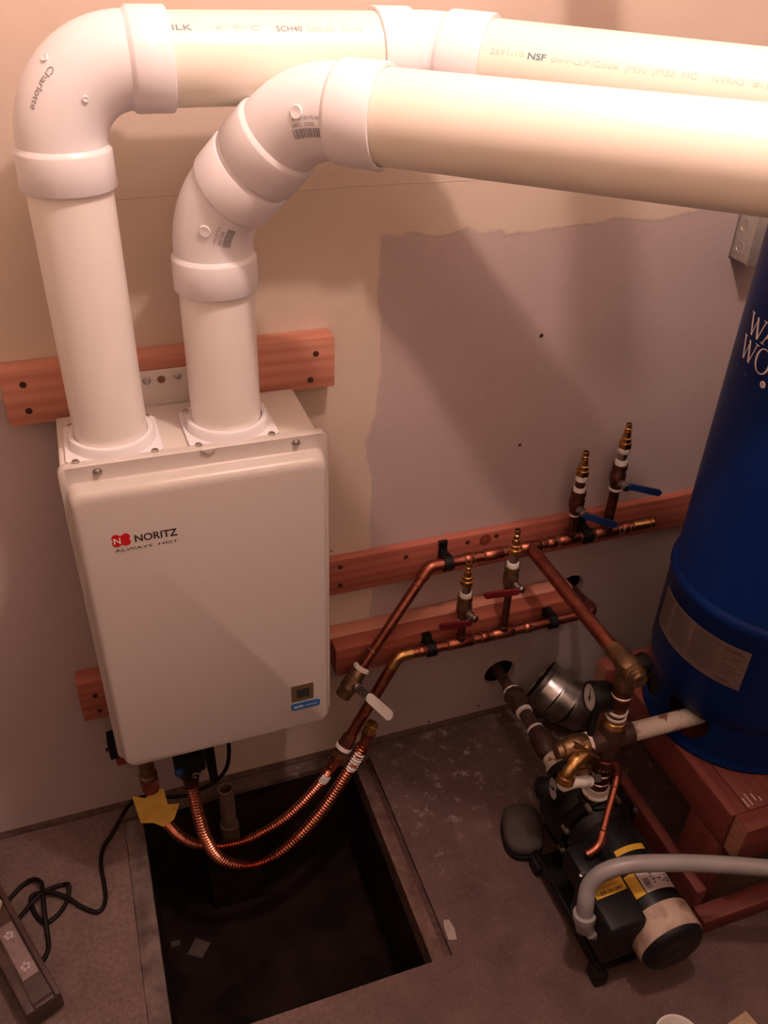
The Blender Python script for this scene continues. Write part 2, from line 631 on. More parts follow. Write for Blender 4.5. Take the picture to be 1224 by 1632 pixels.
# unseen beam added above the view to cast the dark band down the wall
BEAM = Matrix.Translation((.777, 0, 1.85)) @ Matrix.Rotation(RAD(-8.7), 4, 'Z')
obj('shadow_beam', MB().box(-.026, .026, -.50, 0.004, -.012, .012, .002, mat=BEAM), 'redwood', kind='structure')
for (x, z, r) in ((.850, 1.004, .0042), (.837, .776, .0036), (.692, .03, .003), (.822, .042, .003), (.45, .60, .002)):
    s = MB().lathe((x, .0005, z), -Y_, [(0, r), (.0008, r), (.0012, r * .6)], 12)
    obj('screw', s, 'screw_dark', wall_back)

# ------------------------------------------------------------------ water heater
HX0, HX1, ZT, ZB = 0.0, 0.385, 0.9915, 0.394
YB, YF = -0.0455, -0.209
heater = thing('water_heater', 'cream tankless water heater hung on the wall above the floor pit', 'water heater', (.1925, -.125, ZB))
obj('casing', MB().box(.004, .3715, YF + .004, YB, ZB + .004, ZT - .006, .004), 'enamel_top', heater)

def rrect(x0, x1, z0, z1, r, seg=6):
    pts = []
    for cx, cz, a0 in ((x1 - r, z1 - r, 0), (x0 + r, z1 - r, 90), (x0 + r, z0 + r, 180), (x1 - r, z0 + r, 270)):
        for i in range(seg + 1):
            a = RAD(a0 + 90 * i / seg)
            pts.append((cx + r * cos(a), cz + r * sin(a)))
    return pts
def cover_ring(ins, y, r, topins=0.0):
    return [Vector((x, y, z)) for x, z in rrect(HX0 + ins, HX1 - ins, ZB + ins * .4, ZT - topins - ins, r)]
mb = MB()
rings = [cover_ring(.0, YF + .012, .014), cover_ring(.0, YF, .014), cover_ring(.0015, YF - .002, .013), cover_ring(.0065, YF - .002, .012, .018), cover_ring(.0082, YF - .0035, .014, .0185), cover_ring(.0090, YF - .010, .016, .0190), cover_ring(.0096, YF - .0195, .017, .0200), cover_ring(.0112, YF - .0245, .018, .0220), cover_ring(.0140, YF - .0272, .018, .0255), cover_ring(.0172, YF - .028, .017, .0290)]
# lip on the bottom wraps with the cover
mb.rings(rings, cap0=False)
cover = obj('front_cover', mb, 'enamel', heater, angle=50)
YC = YF - .028
# hinge notch under the right flange, screws
obj('notch', MB().poly_prism([(.196, .9915), (.204, .9852), (.208, .9848), (.217, .9915)], (0, YF - .0022, 0), X_, Z_, -Y_, .0036), 'enamel', heater)
for x in (.0525, .3345):
    s = MB().lathe((x, YF - .002, .9795), -Y_, [(0, .0062), (.0012, .0062), (.0016, .0048), (.0042, .0042), (.0052, .002)], 16)
    s.box(x - .0035, x + .0035, YF - .0077, YF - .0068, .9789, .9801)
    obj('screw', s, 'steel', heater)
# pipe flanges on top
def flange(cx, cy, rot):
    fm = MB()
    h = .066
    c = .017
    poly = [(-h + c, -h), (h - c, -h), (h, -h + c), (h, h - c), (h - c, h), (-h + c, h), (-h, h - c), (-h, -h + c)]
    cr, sr = cos(rot), sin(rot)
    poly = [(x * cr - y * sr, x * sr + y * cr) for x, y in poly]
    fm.poly_prism(poly, (cx, cy, ZT - .0062), X_, Y_, Z_, .006)
    fm.lathe((cx, cy, ZT), Z_, [(0, .0610), (.013, .0600), (.0150, .0585), (.0150, .0530), (.0140, .0515), (-.001, .0513)], 40, cap0=False, cap1=False)
    fo = obj('pipe_flange', fm, 'pvc_fitting', heater)
    for sx, sy in ((-1, -1), (1, -1), (-1, 1), (1, 1)):
        x, y = sx * (h - .0125), sy * (h - .0125)
        p = Vector((cx + x * cr - y * sr, cy + x * sr + y * cr, ZT))
        obj('screw', MB().lathe(p, Z_, [(0, .0056), (.001, .0056), (.0028, .0042), (.0034, .001)], 12), 'steel', fo)
LPX, LPY = .0798, -.1440
RPX, RPY = .2462, -.1440
flange(LPX, LPY, 0.0)
flange(RPX + .001, RPY, 0.02)
# hanging bracket with its screws
bk = MB()
bk.box(.130, .250, -.0455, -.0425, ZT - .03, 1.043, .001)
bracket = obj('hanging_bracket', bk, 'enamel_top', heater)
for x, z, m in ((.144, 1.028, 'steel'), (.191, 1.031, 'steel'), (.166, 1.0275, 'brass_dull')):
    s = MB().lathe((x, -.0455, z), -Y_, [(0, .0062), (.0012, .006), (.0035 if m == 'steel' else .0013, .004), (.004 if m == 'steel' else .0014, .001)], 14)
    obj('screw', s, m, bracket)
# lettering and stickers on the cover
def front(u0, z0, y=YC - .0006):
    return lambda u, v: Vector((u0 + u, y, z0 + v))
lg = MB()
def blob(cx, cz, r):
    return [(cx + r * cos(2 * pi * i / 24), cz + r * sin(2 * pi * i / 24)) for i in range(24)]
for cx, cz in ((.0610, .8815), (.0745, .8815), (.0610, .8725), (.0745, .8725)):
    lg.poly_prism(blob(cx, cz, .0062), (0, YC - .0006, 0), X_, Z_, Y_, .0006)
lg.poly_prism([(.058, .869), (.078, .869), (.078, .885), (.058, .885)], (0, YC - .00065, 0), X_, Z_, Y_, .0006)
logo = obj('logo', lg, 'logo_red', heater, smooth=False)
flat('lettering', text_on(MB(), 'N', .0145, front(.0572, .8720, YC - .0012), .02), 'logo_white', heater)
flat('lettering', text_on(MB(), 'NORITZ', .0175, front(.0865, .8700), .018, width=.0605), 'ink_black', heater)
flat('lettering', text_on(MB(), 'ALWAYS  HOT', .0068, front(.0565, .8575), 0.0, width=.090), 'ink_black', heater)
lc = MB().box(.306, .346, YC - .0012, YC, .466, .5055, .0006, 1)
disp = obj('display', lc, 'sticker_gold', heater)
obj('display_window', MB().box(.315, .338, YC - .002, YC - .001, .475, .4945), 'lcd', disp)
st = MB().poly_prism(rrect(.3045, .3575, .4445, .4605, .005, 4), (0, YC - .0011, 0), X_, Z_, Y_, .0011)
stk = obj('sticker', st, 'sticker_blue', heater, smooth=False)
flat('lettering', text_on(MB(), 'AHRI', .0088, front(.3085, .4495, YC - .0016), .02, width=.0175), 'logo_white', stk)
flat('lettering', text_on(MB(), 'CERTIFIED', .0065, front(.3285, .4500, YC - .0016), 0.0, width=.0245), 'ink_faint', stk)
# fittings below the casing
ht = MB()
ht.lathe((.040, -.12, ZB + .01), -Z_, [(0, .0165), (.03, .0165), (.031, .0145), (.17, .0145), (.171, .0175), (.20, .0175)], 20)
obj('inlet_stub', ht, 'brass_dull', heater)
hv = MB()
hv.lathe((.118, -.13, ZB + .01), -Z_, [(0, .016), (.12, .016), (.121, .024), (.160, .026), (.161, .022), (.185, .022)], 20)
hv.box(.090, .150, -.150, -.115, .235, .285, .006)
vb = obj('service_valve', hv, 'plastic_black', heater)
obj('valve_cap', MB().lathe((.100, -.149, .254), Vector((-.5, -1, .15)), [(0, .008), (.010, .008), (.012, .006)], 18), 'blue_plastic', vb)
obj('valve_spring', MB().tube([(.128 + .006 * cos(a), -.155, .236 + .006 * sin(a)) for a in [i * .4 for i in range(13)]], .0018, 8), 'steel', vb)
ss = MB()
ss.poly_prism([(0, 0), (.030, 0), (.033, -.27), (.016, -.27)], (.142, -.092, ZB + .005), X_, Z_, Y_, .004)
obj('bracket_strap', ss, 'plastic_black', heater, smooth=False)

# ------------------------------------------------------------------ PVC vents
R0, RH, RE = .0508, .0562, .0522
def hub(A, D, L, bevel_end=1):
    """socket: bevelled, bright rim at the elbow side (s = 0)"""
    return MB().lathe(A, D, [(-.004, RE - .001), (.0, RH - .0035), (.003, RH - .0005), (.0055, RH), (L - .0015, RH + .0002), (L, RH - .001), (L, R0 + .0006), (L - .012, R0 + .0003)], 48, cap0=False, cap1=False)
def emboss(f, a, ph, r=.0078):
    c = f(a, ph)
    n = (f(a, ph, .01) - c).normalized()
    return MB().lathe(c - n * .002, n, [(0, r), (.0032, r), (.0040, r * .86), (.0038, r * .70), (.0034, .0)], 18)
# left vent
h45 = Vector((1, -.9093, 0)).normalized()
LC = Vector((LPX, -.1500, 1.4777))
ventL = thing('exhaust_vent', 'white vent pipe rising from left flange, one sharp elbow, running along wall', 'vent pipe', (LPX, LPY, ZT - .002))
lowL = obj('vertical_pipe', MB().tube([(LPX, LPY, ZT - .001), (LPX, LC.y, 1.36)], R0, 48), 'pvc_pipe_lower', ventL)
RbL = .088
elb = MB().tube([LC - Z_ * .10] + arc(LC, Z_, X_, RbL, 18) + [LC + X_ * .10], RE, 48)
elbowL = obj('elbow', elb, 'pvc_fitting', ventL)
obj('hub', hub(LC - Z_ * RbL, -Z_, .0475), 'pvc_fitting', elbowL)
obj('hub', hub(LC + X_ * (RbL - .002), X_, .047), 'pvc_fitting', elbowL)
fL = torus_map(LC, Z_, X_, RbL, RE)
obj('boss', emboss(fL, .805, RAD(-34), .0045), 'pvc_fitting', elbowL)
obj('boss', emboss(fL, .792, RAD(-98.6), .0035), 'pvc_fitting', elbowL)
flat('lettering', text_on(MB(), 'Charlotte', .011, lambda u, v: fL(.80 - u / .125, RAD(-46) + v / RE * -1.0, .0004), .0, width=.052), 'ink_grey', elbowL)
KX = .533
KC = Vector((KX, LC.y, LC.z))
d2 = Vector((1, -.9093, -.0374)).normalized()
p1 = obj('horizontal_pipe', MB().tube([LC + X_ * .10, KC - X_ * .03], R0, 48), 'pvc_pipe', ventL)
cmL = cyl_map((0, LC.y, LC.z), X_, R0)
def on_pipe(cm, u0, ph, r=R0):
    return lambda u, v: cm(u0 + u, ph + v / r, .0003)
flat('lettering', text_on(MB(), 'ILK', .010, on_pipe(cmL, .2150, RAD(42)), .012, width=.0225), 'ink_grey', p1)
flat('lettering', text_on(MB(), '4" PVC', .0090, on_pipe(cmL, .262, RAD(42)), 0.0, width=.052), 'ink_faint', p1)
flat('lettering', text_on(MB(), 'SCH40', .010, on_pipe(cmL, .3325, RAD(40)), .012, width=.0305), 'ink_grey', p1)
flat('lettering', text_on(MB(), 'SERIES  DWV', .0090, on_pipe(cmL, .369, RAD(39)), 0.0, width=.070), 'ink_faint', p1)
RbK = .066
elb = MB().tube([KC - X_ * .05] + arc(KC, X_, d2, RbK, 10) + [KC + d2 * .05], RE, 48)
elbowK = obj('elbow', elb, 'pvc_fitting', ventL)
obj('hub', hub(KC - X_ * .0235, -X_, .047), 'pvc_fitting', elbowK)
obj('hub', hub(KC + d2 * .028, d2, .058), 'pvc_fitting', elbowK)
p2 = obj('sloping_pipe', MB().tube([KC + d2 * .04, KC + d2 * 1.05], R0, 48), 'pvc_pipe', ventL)
cmK = cyl_map(KC, d2, R0)
flat('lettering', text_on(MB(), '2691-10', .0088, on_pipe(cmK, .098, RAD(21)), 0.0, width=.041), 'ink_faint', p2)
flat('lettering', text_on(MB(), 'NSF', .0098, on_pipe(cmK, .144, RAD(20)), .022, width=.0215), 'ink_teal', p2)
flat('lettering', text_on(MB(), 'dwv-U.P.Code', .0092, on_pipe(cmK, .172, RAD(20)), 0.0, width=.078), 'ink_faint', p2)
flat('lettering', text_on(MB(), 'JM30  JM33  MC', .0092, on_pipe(cmK, .257, RAD(19)), 0.0, width=.080), 'ink_faint', p2)
flat('lettering', text_on(MB(), 'NVAA2   #13', .0092, on_pipe(cmK, .353, RAD(18.5)), 0.0, width=.060), 'ink_faint', p2)

# right vent
RC1 = Vector((RPX, -.150, 1.300))
dm = (Z_ + h45).normalized()
RC2 = RC1 + dm * .19516
ventR = thing('exhaust_vent', 'white vent pipe from right flange bending in two gentle elbows towards the room', 'vent pipe', (RPX, RPY, ZT - .002))
obj('vertical_pipe', MB().tube([(RPX, RPY, ZT - .001), (RPX, RC1.y, 1.23)], R0, 48), 'pvc_pipe_lower', ventR)
RbR = .11
tR = RbR * tan(pi / 8)
e1 = obj('elbow', MB().tube([RC1 - Z_ * .06] + arc(RC1, Z_, dm, RbR, 12) + [RC1 + dm * .06], RE, 48), 'pvc_fitting', ventR)
obj('hub', hub(RC1 - Z_ * (tR + .004), -Z_, .0475), 'pvc_fitting', e1)
obj('hub', hub(RC1 + dm * (tR + .000), dm, .0490), 'pvc_fitting', e1)
obj('nipple', MB().tube([RC1 + dm * .07, RC2 - dm * .07], R0 + .0015, 48), 'pvc_fitting', ventR)
e2 = obj('elbow', MB().tube([RC2 - dm * .055] + arc(RC2, dm, h45, RbR, 12) + [RC2 + h45 * .055], RE, 48), 'pvc_fitting', ventR)
obj('hub', hub(RC2 - dm * (tR + .000), -dm, .0480), 'pvc_fitting', e2)
obj('hub', hub(RC2 + h45 * (tR + .001), h45, .056), 'pvc_fitting', e2)
pf = obj('horizontal_pipe', MB().tube([RC2 + h45 * .07, RC2 + h45 * 1.10], R0, 48), 'pvc_pipe', ventR)
f1 = torus_map(RC1, Z_, dm, RbR, RE)
f2 = torus_map(RC2, dm, h45, RbR, RE)
obj('boss', emboss(f1, .429, RAD(-106)), 'pvc_fitting', e1)
obj('boss', emboss(f2, .548, RAD(-80.5)), 'pvc_fitting', e2)
def print_label(f, a0, ph0, par, flip):
    R_, r_ = RbR + .01, RE
    m = MB()
    rng = random.Random(4)
    def q(u, v, h=.0003):          # u along the bars' row, v up
        return f(a0 + flip[0] * u / R_, ph0 + flip[1] * v / r_, h)
    u = 0.0
    while u < .042:
        wd = rng.choice((.0008, .0012, .0018, .0026))
        vs = [q(u, -.0035), q(u + wd, -.0035), q(u + wd, .002), q(u, .002), q(u + wd, .0070), q(u, .0070)]
        m.add(vs, [(0, 1, 2, 3), (3, 2, 4, 5)])
        u += wd + rng.choice((.0008, .0011, .0015))
    text_on(m, '04021 1238B', .0058, lambda a, b: q(a + .003, b + .0090))
    text_on(m, '4 PVC 1/8 V7S 00', .0050, lambda a, b: q(a + .004, b + .0158))
    flat('barcode', m, 'ink_grey', par)
print_label(f2, .445, RAD(-107), e2, (1, 1))
print_label(f1, .255, RAD(-141), e1, (1, 1))

# ------------------------------------------------------------------ boards on the wall
def board(name, label, x0, x1, y0, y1, z0, z1, mat, holes=(), end=None):
    b = MB().box(x0, x1, y0, y1, z0, z1, .0025)
    o = obj(name, b, mat)
    o['label'] = label
    o['category'] = 'board'
    for x, z in holes:
        obj('screw', MB().lathe((x, y0 - .0004, z), Y_, [(0, .0052), (.001, .0048), (.002, .003)], 12), 'screw_dark', o)
    return o
board('wall_board', 'redwood board behind both vent pipes at the top of the heater', -.062, .446, -.0385, -.0004, .9745, 1.0640, 'redwood_light', ((-.031, 1.041), (-.031, .998), (.414, 1.037), (.404, .992)))
board('wall_board', 'short redwood board end showing left of the heater low down', -.058, .40, -.0385, -.0004, .326, .428, 'redwood', ((-.029, .390), (-.027, .348)))
board('wall_board', 'long thin redwood board behind the upper copper manifold', .40, 1.52, -.0195, -.0004, .503, .590, 'redwood', ((.462, .572), (.462, .526), (.60, .566), (.735, .573), (.80, .576)))
thin = bpy.data.objects['wall_board.002']
obj('knot', MB().lathe((.775, -.0199, .571), Y_, [(0, .0135), (.0006, .0130)], 20), 'knot', thin)
board('wall_board', 'pale redwood board flat to the wall, back one of the lower pair', .428, 1.0, -.038, -.0004, .337, .4065, 'redwood_light')
board('wall_board', 'dark redwood board in front of the pale one, holding the lower manifold', .436, .975, -.0765, -.0385, .335, .4068, 'redwood_dark', ((.64, .392),))

# ------------------------------------------------------------------ copper manifolds
RT = .0105      # tube
def collar(A, D, L, r=.0126):
    return MB().lathe(A, D, [(0, r - .001), (.0012, r), (L - .0012, r), (L, r - .001)], 18)
def ring(A, D, r=.0128):
    return MB().lathe(A, D, [(-.0012, r - .0014), (0, r), (.0012, r - .0014)], 18, False, False)

def barb_valve(root, x, y, tip, hexb, nip, tape, v0, v1, low, base, grip, gmat, handle, rt=.0078, tape_top=None, nipmat='steel', bodymat='brass_dull'):
    """vertical branch: stub, ball valve, nipple, barbed end. heights are z values"""
    stub = MB().lathe((x, y, base), Z_, [(0, rt + .0026), (.016, rt + .0026), (.0165, rt), (v0 - base, rt)], 16)
    st_ = obj('branch_tube', stub, 'copper_dark', root)
    body = MB().lathe((x, y, v0), Z_, [(0, .0105), (.004, .0125), (.012, .0125), (.018, .016), ((v1 - v0) * .62, .016), ((v1 - v0) * .70, .0135), (v1 - v0 - .011, .0135), (v1 - v0 - .010, .0158), (v1 - v0, .0150)], 8 if False else 18)
    vb_ = obj('ball_valve', body, bodymat, root)
    zc = v0 + (v1 - v0) * .34
    hd = Vector(handle[0])
    obj('valve_stem', MB().lathe((x, y, zc), hd, [(0, .0085), (.022, .0085), (.0225, .0060), (.031, .0060), (.0315, .0075), (.036, .0070)], 14), 'steel', vb_)
    S = Vector((x, y, zc)) + hd.normalized() * .030
    A, B = Vector(grip[0]), Vector(grip[1])
    obj('lever_arm', MB().stadium_bar(S, A.lerp(B, .25), .015, .010, .0022, hd), 'steel', vb_)
    gm = MB()
    D = (B - A).normalized()
    gm.stadium_bar(A, B, .0125, .0135, .0065, hd, 8)
    obj('lever_grip', gm, gmat, vb_)
    nn = MB().lathe((x, y, v1 - .004), Z_, [(0, .0100), (hexb[0] - v1 + .006, .0100)], 16)
    obj('nipple', nn, nipmat, vb_)
    for a, b in [tape] + ([tape_top] if tape_top else []):
        obj('seal_tape', MB().lathe((x, y, a), Z_, [(0, .0118), (.002, .0125), (b - a - .002, .0122), (b - a, .0110)], 16), 'tape_white', vb_)
    obj('seal_tape', MB().lathe((x, y, low), Z_, [(0, rt + .0016), (.001, rt + .003), (.0045, rt + .003), (.0055, rt + .0018)], 16), 'tape_white', vb_)
    bb = MB()
    h0, h1 = hexb
    bb.lathe((x, y, h0), Z_, [(0, .0125), (.001, .0140), ((h1 - h0) * .55, .0140), ((h1 - h0) * .6, .0120)], 6)
    bb.lathe((x, y, h0 + (h1 - h0) * .6), Z_, [(0, .0105), ((h1 - h0) * .4, .0105), ((h1 - h0) * .45, .0085), (h1 - h0, .0075)], 18)
    L = tip - h1 + .004
    pr = [(-.004, .0072)]
    for k in range(3):
        pr += [(L * (k / 3), .0072), (L * (k / 3) + .0012, .0058), (L * ((k + 1) / 3) - .001, .0066)]
    pr += [(L - .0004, .0062), (L - .0002, .0042), (L - .012, .0040)]
    bb.lathe((x, y, h1), Z_, pr, 18)
    obj('hose_barb', bb, 'brass', vb_)

UY, UZ = -.050, .5555
um = thing('copper_manifold', 'upper copper manifold with two blue lever valves and a long branch into the room', 'pipework', (.85, UY, UZ - .02))
A0 = Vector((.640, UY, UZ))
dA = (Vector((.452, -.118, .345)) - A0).normalized()
obj('pipe', MB().tube([A0 + X_ * .012, (1.118, UY, UZ)], RT, 18), 'copper', um)
obj('elbow', MB().tube([A0 + X_ * .030, A0 + X_ * .029] + arc(A0, -X_, dA, .020, 8) + [A0 + dA * .028, A0 + dA * .029], [RT, .0125] + [.0125] * 9 + [.0125, RT], 18), 'copper', um)
AE = A0 + dA * .245
obj('pipe', MB().tube([A0 + dA * .012, AE], RT, 18), 'copper', um)
for s in (.045, .205):
    obj('solder_ring', ring(A0 + dA * s, dA, .0125), 'solder', um)
for x0, L in ((.716, .018), (.760, .042), (.842, .048), (.905, .020), (.932, .050), (1.018, .056), (1.085, .016)):
    c = obj('coupling', collar(Vector((x0, UY, UZ)), X_, L), 'copper', um)
    obj('solder_ring', ring(Vector((x0 - .0008, UY, UZ)), X_), 'solder', c)
    obj('solder_ring', ring(Vector((x0 + L + .0008, UY, UZ)), X_), 'solder', c)
obj('end_cap', MB().lathe((1.112, UY, UZ), X_, [(0, .0128), (.012, .0128), (.013, .0110), (.040, .0110), (.041, .0125), (.050, .0120), (.052, .008)], 18), 'brass', um)
# branch into the room
BX = .8635
obj('tee_outlet', MB().lathe((BX, UY, UZ), -Y_, [(0, .0126), (.028, .0126), (.029, .0105)], 18), 'copper', um)
obj('solder_ring', ring(Vector((BX, UY - .030, UZ)), -Y_), 'solder', um)
obj('branch_pipe', MB().tube([(BX, UY - .02, UZ), (BX + .002, -.3668, UZ)], .0135, 20), 'copper', um)
# end valve of the long diagonal
vE = AE + dA * .004
val = obj('ball_valve', MB().lathe(vE, dA, [(0, .0125), (.006, .0160), (.020, .0160), (.021, .0150), (.024, .0185), (.047, .0185), (.048, .0172), (.050, .0172), (.051, .0165), (.066, .0165), (.069, .0140)], 20), 'brass_dull', um)
obj('seal_tape', MB().lathe(vE - dA * .006, dA, [(0, .0140), (.002, .0175), (.008, .0175), (.009, .0150)], 20), 'tape_white', val)
vc = vE + dA * .038
hn = Vector((.35, -.85, .35)).normalized()
obj('valve_stem', MB().lathe(vc, hn, [(0, .009), (.026, .009), (.027, .006), (.036, .006)], 14), 'steel', val)
s0 = vc + hn * .030
obj('lever_arm', MB().stadium_bar(s0 - Vector((.004, 0, 0)), s0 + Vector((.030, -.006, -.041)), .017, .017, .0025, hn), 'steel', val)
obj('lever_grip', MB().stadium_bar(s0 + Vector((.015, -.003, -.022)), s0 + Vector((.066, -.013, -.094)), .020, .022, .0055, hn), 'white_grip', val)
barb_valve(um, .9585, UY, .766, (.715, .738), None, (.672, .688), .622, .678, .617, UZ + .004, ((.955, -.085, .640), (1.036, -.092, .604)), 'blue_grip', ((0, -1, 0),), tape_top=(.703, .716), nipmat='copper_dark', bodymat='copper_dark')
barb_valve(um, 1.046, UY, .815, (.765, .788), None, (.722, .738), .668, .726, .664, UZ + .004, ((1.050, -.085, .693), (1.130, -.090, .664)), 'blue_grip', ((0, -1, 0),), rt=.0105, tape_top=(.754, .767), nipmat='steel', bodymat='copper_dark')

LY, LZ = -.107, .385
lm = thing('copper_manifold', 'lower copper manifold with two red lever valves on the dark board', 'pipework', (.75, LY, LZ - .02))
B0 = Vector((.560, LY, LZ))
dB = (Vector((.4255, -.150, .193)) - B0).normalized()
obj('pipe', MB().tube([B0 + X_ * .012, (1.005, LY, LZ)], RT, 18), 'copper', lm)
obj('elbow', MB().tube([B0 + X_ * .030, B0 + X_ * .029] + arc(B0, -X_, dB, .020, 8) + [B0 + dB * .028, B0 + dB * .029], [RT, .0125] + [.0125] * 9 + [.0125, RT], 18), 'brass', lm)
LB = .203
obj('pipe', MB().tube([B0 + dB * .012, B0 + dB * LB], .0118, 18), 'copper', lm)
un = MB().lathe(B0 + dB * (LB - .004), dB, [(0, .0125), (.002, .0150), (.022, .0150), (.023, .0165), (.030, .0165), (.031, .0135), (.042, .0135)], 18)
unio = obj('union', un, 'copper_dark', lm)
obj('seal_tape', MB().lathe(B0 + dB * (LB + .020), dB, [(0, .0150), (.002, .0180), (.009, .0178), (.011, .0150)], 18), 'tape_white', unio)
for x0, L in ((.604, .012), (.668, .056), (.744, .016), (.770, .050), (.846, .014)):
    c = obj('coupling', collar(Vector((x0, LY, LZ)), X_, L), 'copper', lm)
    obj('solder_ring', ring(Vector((x0 - .0008, LY, LZ)), X_), 'solder', c)
    obj('solder_ring', ring(Vector((x0 + L + .0008, LY, LZ)), X_), 'solder', c)
EL = Vector((1.018, LY, LZ))
obj('elbow', MB().tube([EL - X_ * .03] + arc(EL, X_, Vector((0, 1, -.12)), .02, 8) + [EL + Vector((0, .03, -.0036))], .0125, 18), 'copper', lm)
obj('pipe', MB().tube([EL + Vector((0, .02, -.0024)), EL + Vector((0, .125, -.013))], RT, 16), 'copper_dark', lm)
barb_valve(lm, .697, LY, .592, (.541, .562), None, (.508, .522), .452, .512, .447, LZ + .004, ((.700, -.142, .468), (.630, -.138, .472)), 'red_grip', ((.35, -1, 0),), nipmat='steel', bodymat='brass_dull')
barb_valve(lm, .795, LY, .650, (.597, .618), None, (.561, .576), .503, .565, .498, LZ + .004, ((.798, -.142, .525), (.722, -.138, .529)), 'red_grip', ((.35, -1, 0),), nipmat='steel', bodymat='brass_dull')

def hanger(x, y, z, yb, zb, label):
    m = MB()
    m.lathe((x - .0095, y, z), X_, [(0, .0128), (0, .0165), (.019, .0165), (.019, .0128)], 22, False, False)
    m.rings([[Vector((x - .0095 + s, y + a * cos(t), z + a * sin(t))) for a, s in ((.0128, 0), (.0165, 0), (.0165, .019), (.0128, .019))] for t in [2 * pi * i / 22 for i in range(22)]], closed=True) if False else None
    m.box(x - .008, x + .008, yb, yb - .006, z - .004, zb, .0015)
    m.box(x - .007, x + .007, min(yb - .006, y + .006), yb - .003, z + .008, z + .018)
    o = obj('pipe_hanger', m, 'plastic_black')
    o['label'], o['category'], o['group'] = label, 'pipe clip', 'black pipe clips on the boards'
    return o
hanger(.678, UY, UZ, -.0198, .603 - .012, 'black clip on the upper pipe, beside its bend')
hanger(.999, UY, UZ, -.0198, .590, 'black clip on the upper pipe, between the two blue lever valves')
hanger(.630, LY, LZ, -.0768, .405, 'black clip on the lower pipe, left of both red lever valves')
hanger(.912, LY, LZ, -.0768, .400, 'black clip on the lower pipe, right of both red lever valves')

# ------------------------------------------------------------------ corrugated copper lines
def corrugated(path, r, amp, pitch, n=16, a0=None, a1=None, s0=0, s1=1e9, lift=0.0):
    p = resample(spline(path, 14), pitch / 6)
    fr = frames(p)
    m = MB()
    rings = []
    for i, (q, (T, u, v)) in enumerate(zip(p, fr)):
        s = i * pitch / 6
        if not (s0 <= s <= s1):
            continue
        rr = r + amp * cos(2 * pi * i / 6) + lift
        if a0 is None:
            rings.append([q + rr * (cos(2 * pi * j / n) * u + sin(2 * pi * j / n) * v) for j in range(n)])
        else:
            c = Vector((.1, -.75, .66))
            c = (c - T * c.dot(T)).normalized()
            e = T.cross(c)
            rings.append([q + rr * (cos(a0 + (a1 - a0) * j / n) * c + sin(a0 + (a1 - a0) * j / n) * e) for j in range(n + 1)])
    if a0 is None:
        m.rings(rings)
    else:
        k = n + 1
        for r_ in rings:
            m.v += r_
        for i in range(len(rings) - 1):
            for j in range(n):
                m.f.append((i * k + j, i * k + j + 1, (i + 1) * k + j + 1, (i + 1) * k + j))
    return m, p

F1a = B0 + dB * (LB + .038)
fx1 = thing('flexible_water_line', 'ribbed copper water line from the lower manifold to the yellow tagged stub', 'water pipe', F1a, 'ribbed copper lines under the heater')
end1 = F1a + dB * .032
path1 = [end1, (.371, -.152, .098), (.308, -.150, .026), (.252, -.145, -.013), (.197, -.138, -.038), (.131, -.130, -.032), (.083, -.124, .014), (.055, -.120, .085), (.044, -.120, .165)]
m, _ = corrugated(path1, .0098, .0020, .0066)
fl1 = obj('ribbed_tube', m, 'copper_flex', fx1)
obj('flare_nut', MB().lathe(F1a - dB * .004, dB, [(0, .0120), (.001, .0135), (.017, .0135), (.018, .0120)], 6), 'brass', fx1)
obj('collar', MB().lathe(F1a + dB * .014, dB, [(0, .0100), (.001, .0142), (.004, .0142), (.005, .0105), (.030, .0098)], 18), 'copper', fx1)
m, _ = corrugated(path1, .0098, .0020, .0066, 8, -1.0, 1.1, .030, .052, .0004)
obj('printed_label', m, 'tape_white', fl1)

nutA = Vector((.4835, -.165, .262))
dN = (Vector((.452, -.180, .185)) - nutA).normalized()
fx2 = thing('flexible_water_line', 'ribbed copper water line with a loose brass nut, other end on the black valve', 'water pipe', nutA, 'ribbed copper lines under the heater')
path2 = [nutA + dN * .045, (.417, -.182, .137), (.367, -.190, .064), (.309, -.193, -.004), (.253, -.193, -.045), (.199, -.190, -.048), (.150, -.184, -.005), (.129, -.172, .059), (.122, -.155, .112), (.119, -.138, .168), (.1185, -.132, .195)]
m, _ = corrugated(path2, .0108, .0023, .0070)
fl2 = obj('ribbed_tube', m, 'copper_flex', fx2)
obj('flare_nut', MB().lathe(nutA - dN * .012, dN, [(0, .0095), (.0005, .0115), (.006, .0120), (.0065, .0150), (.024, .0150), (.026, .0130)], 6), 'brass', fx2)
obj('collar', MB().lathe(nutA + dN * .013, dN, [(0, .0120), (.001, .0155), (.004, .0155), (.005, .0120), (.036, .0108)], 18), 'copper', fx2)
m, _ = corrugated(path2, .0108, .0023, .0070, 8, -1.1, 1.1, .018, .062, .0004)
obj('printed_label', m, 'tape_white', fl2)
for a in (.022, .034, .046):
    m, _ = corrugated(path2, .0108, .0023, .0070, 6, -.6, .7, a, a + .005, .0008)
    obj('printed_mark', m, 'gasket_red', fl2)
obj('end_nut', MB().lathe((.1185, -.132, .175), Z_, [(0, .012), (.002, .0145), (.018, .0145), (.020, .016), (.032, .016)], 14), 'copper_dark', fx2)

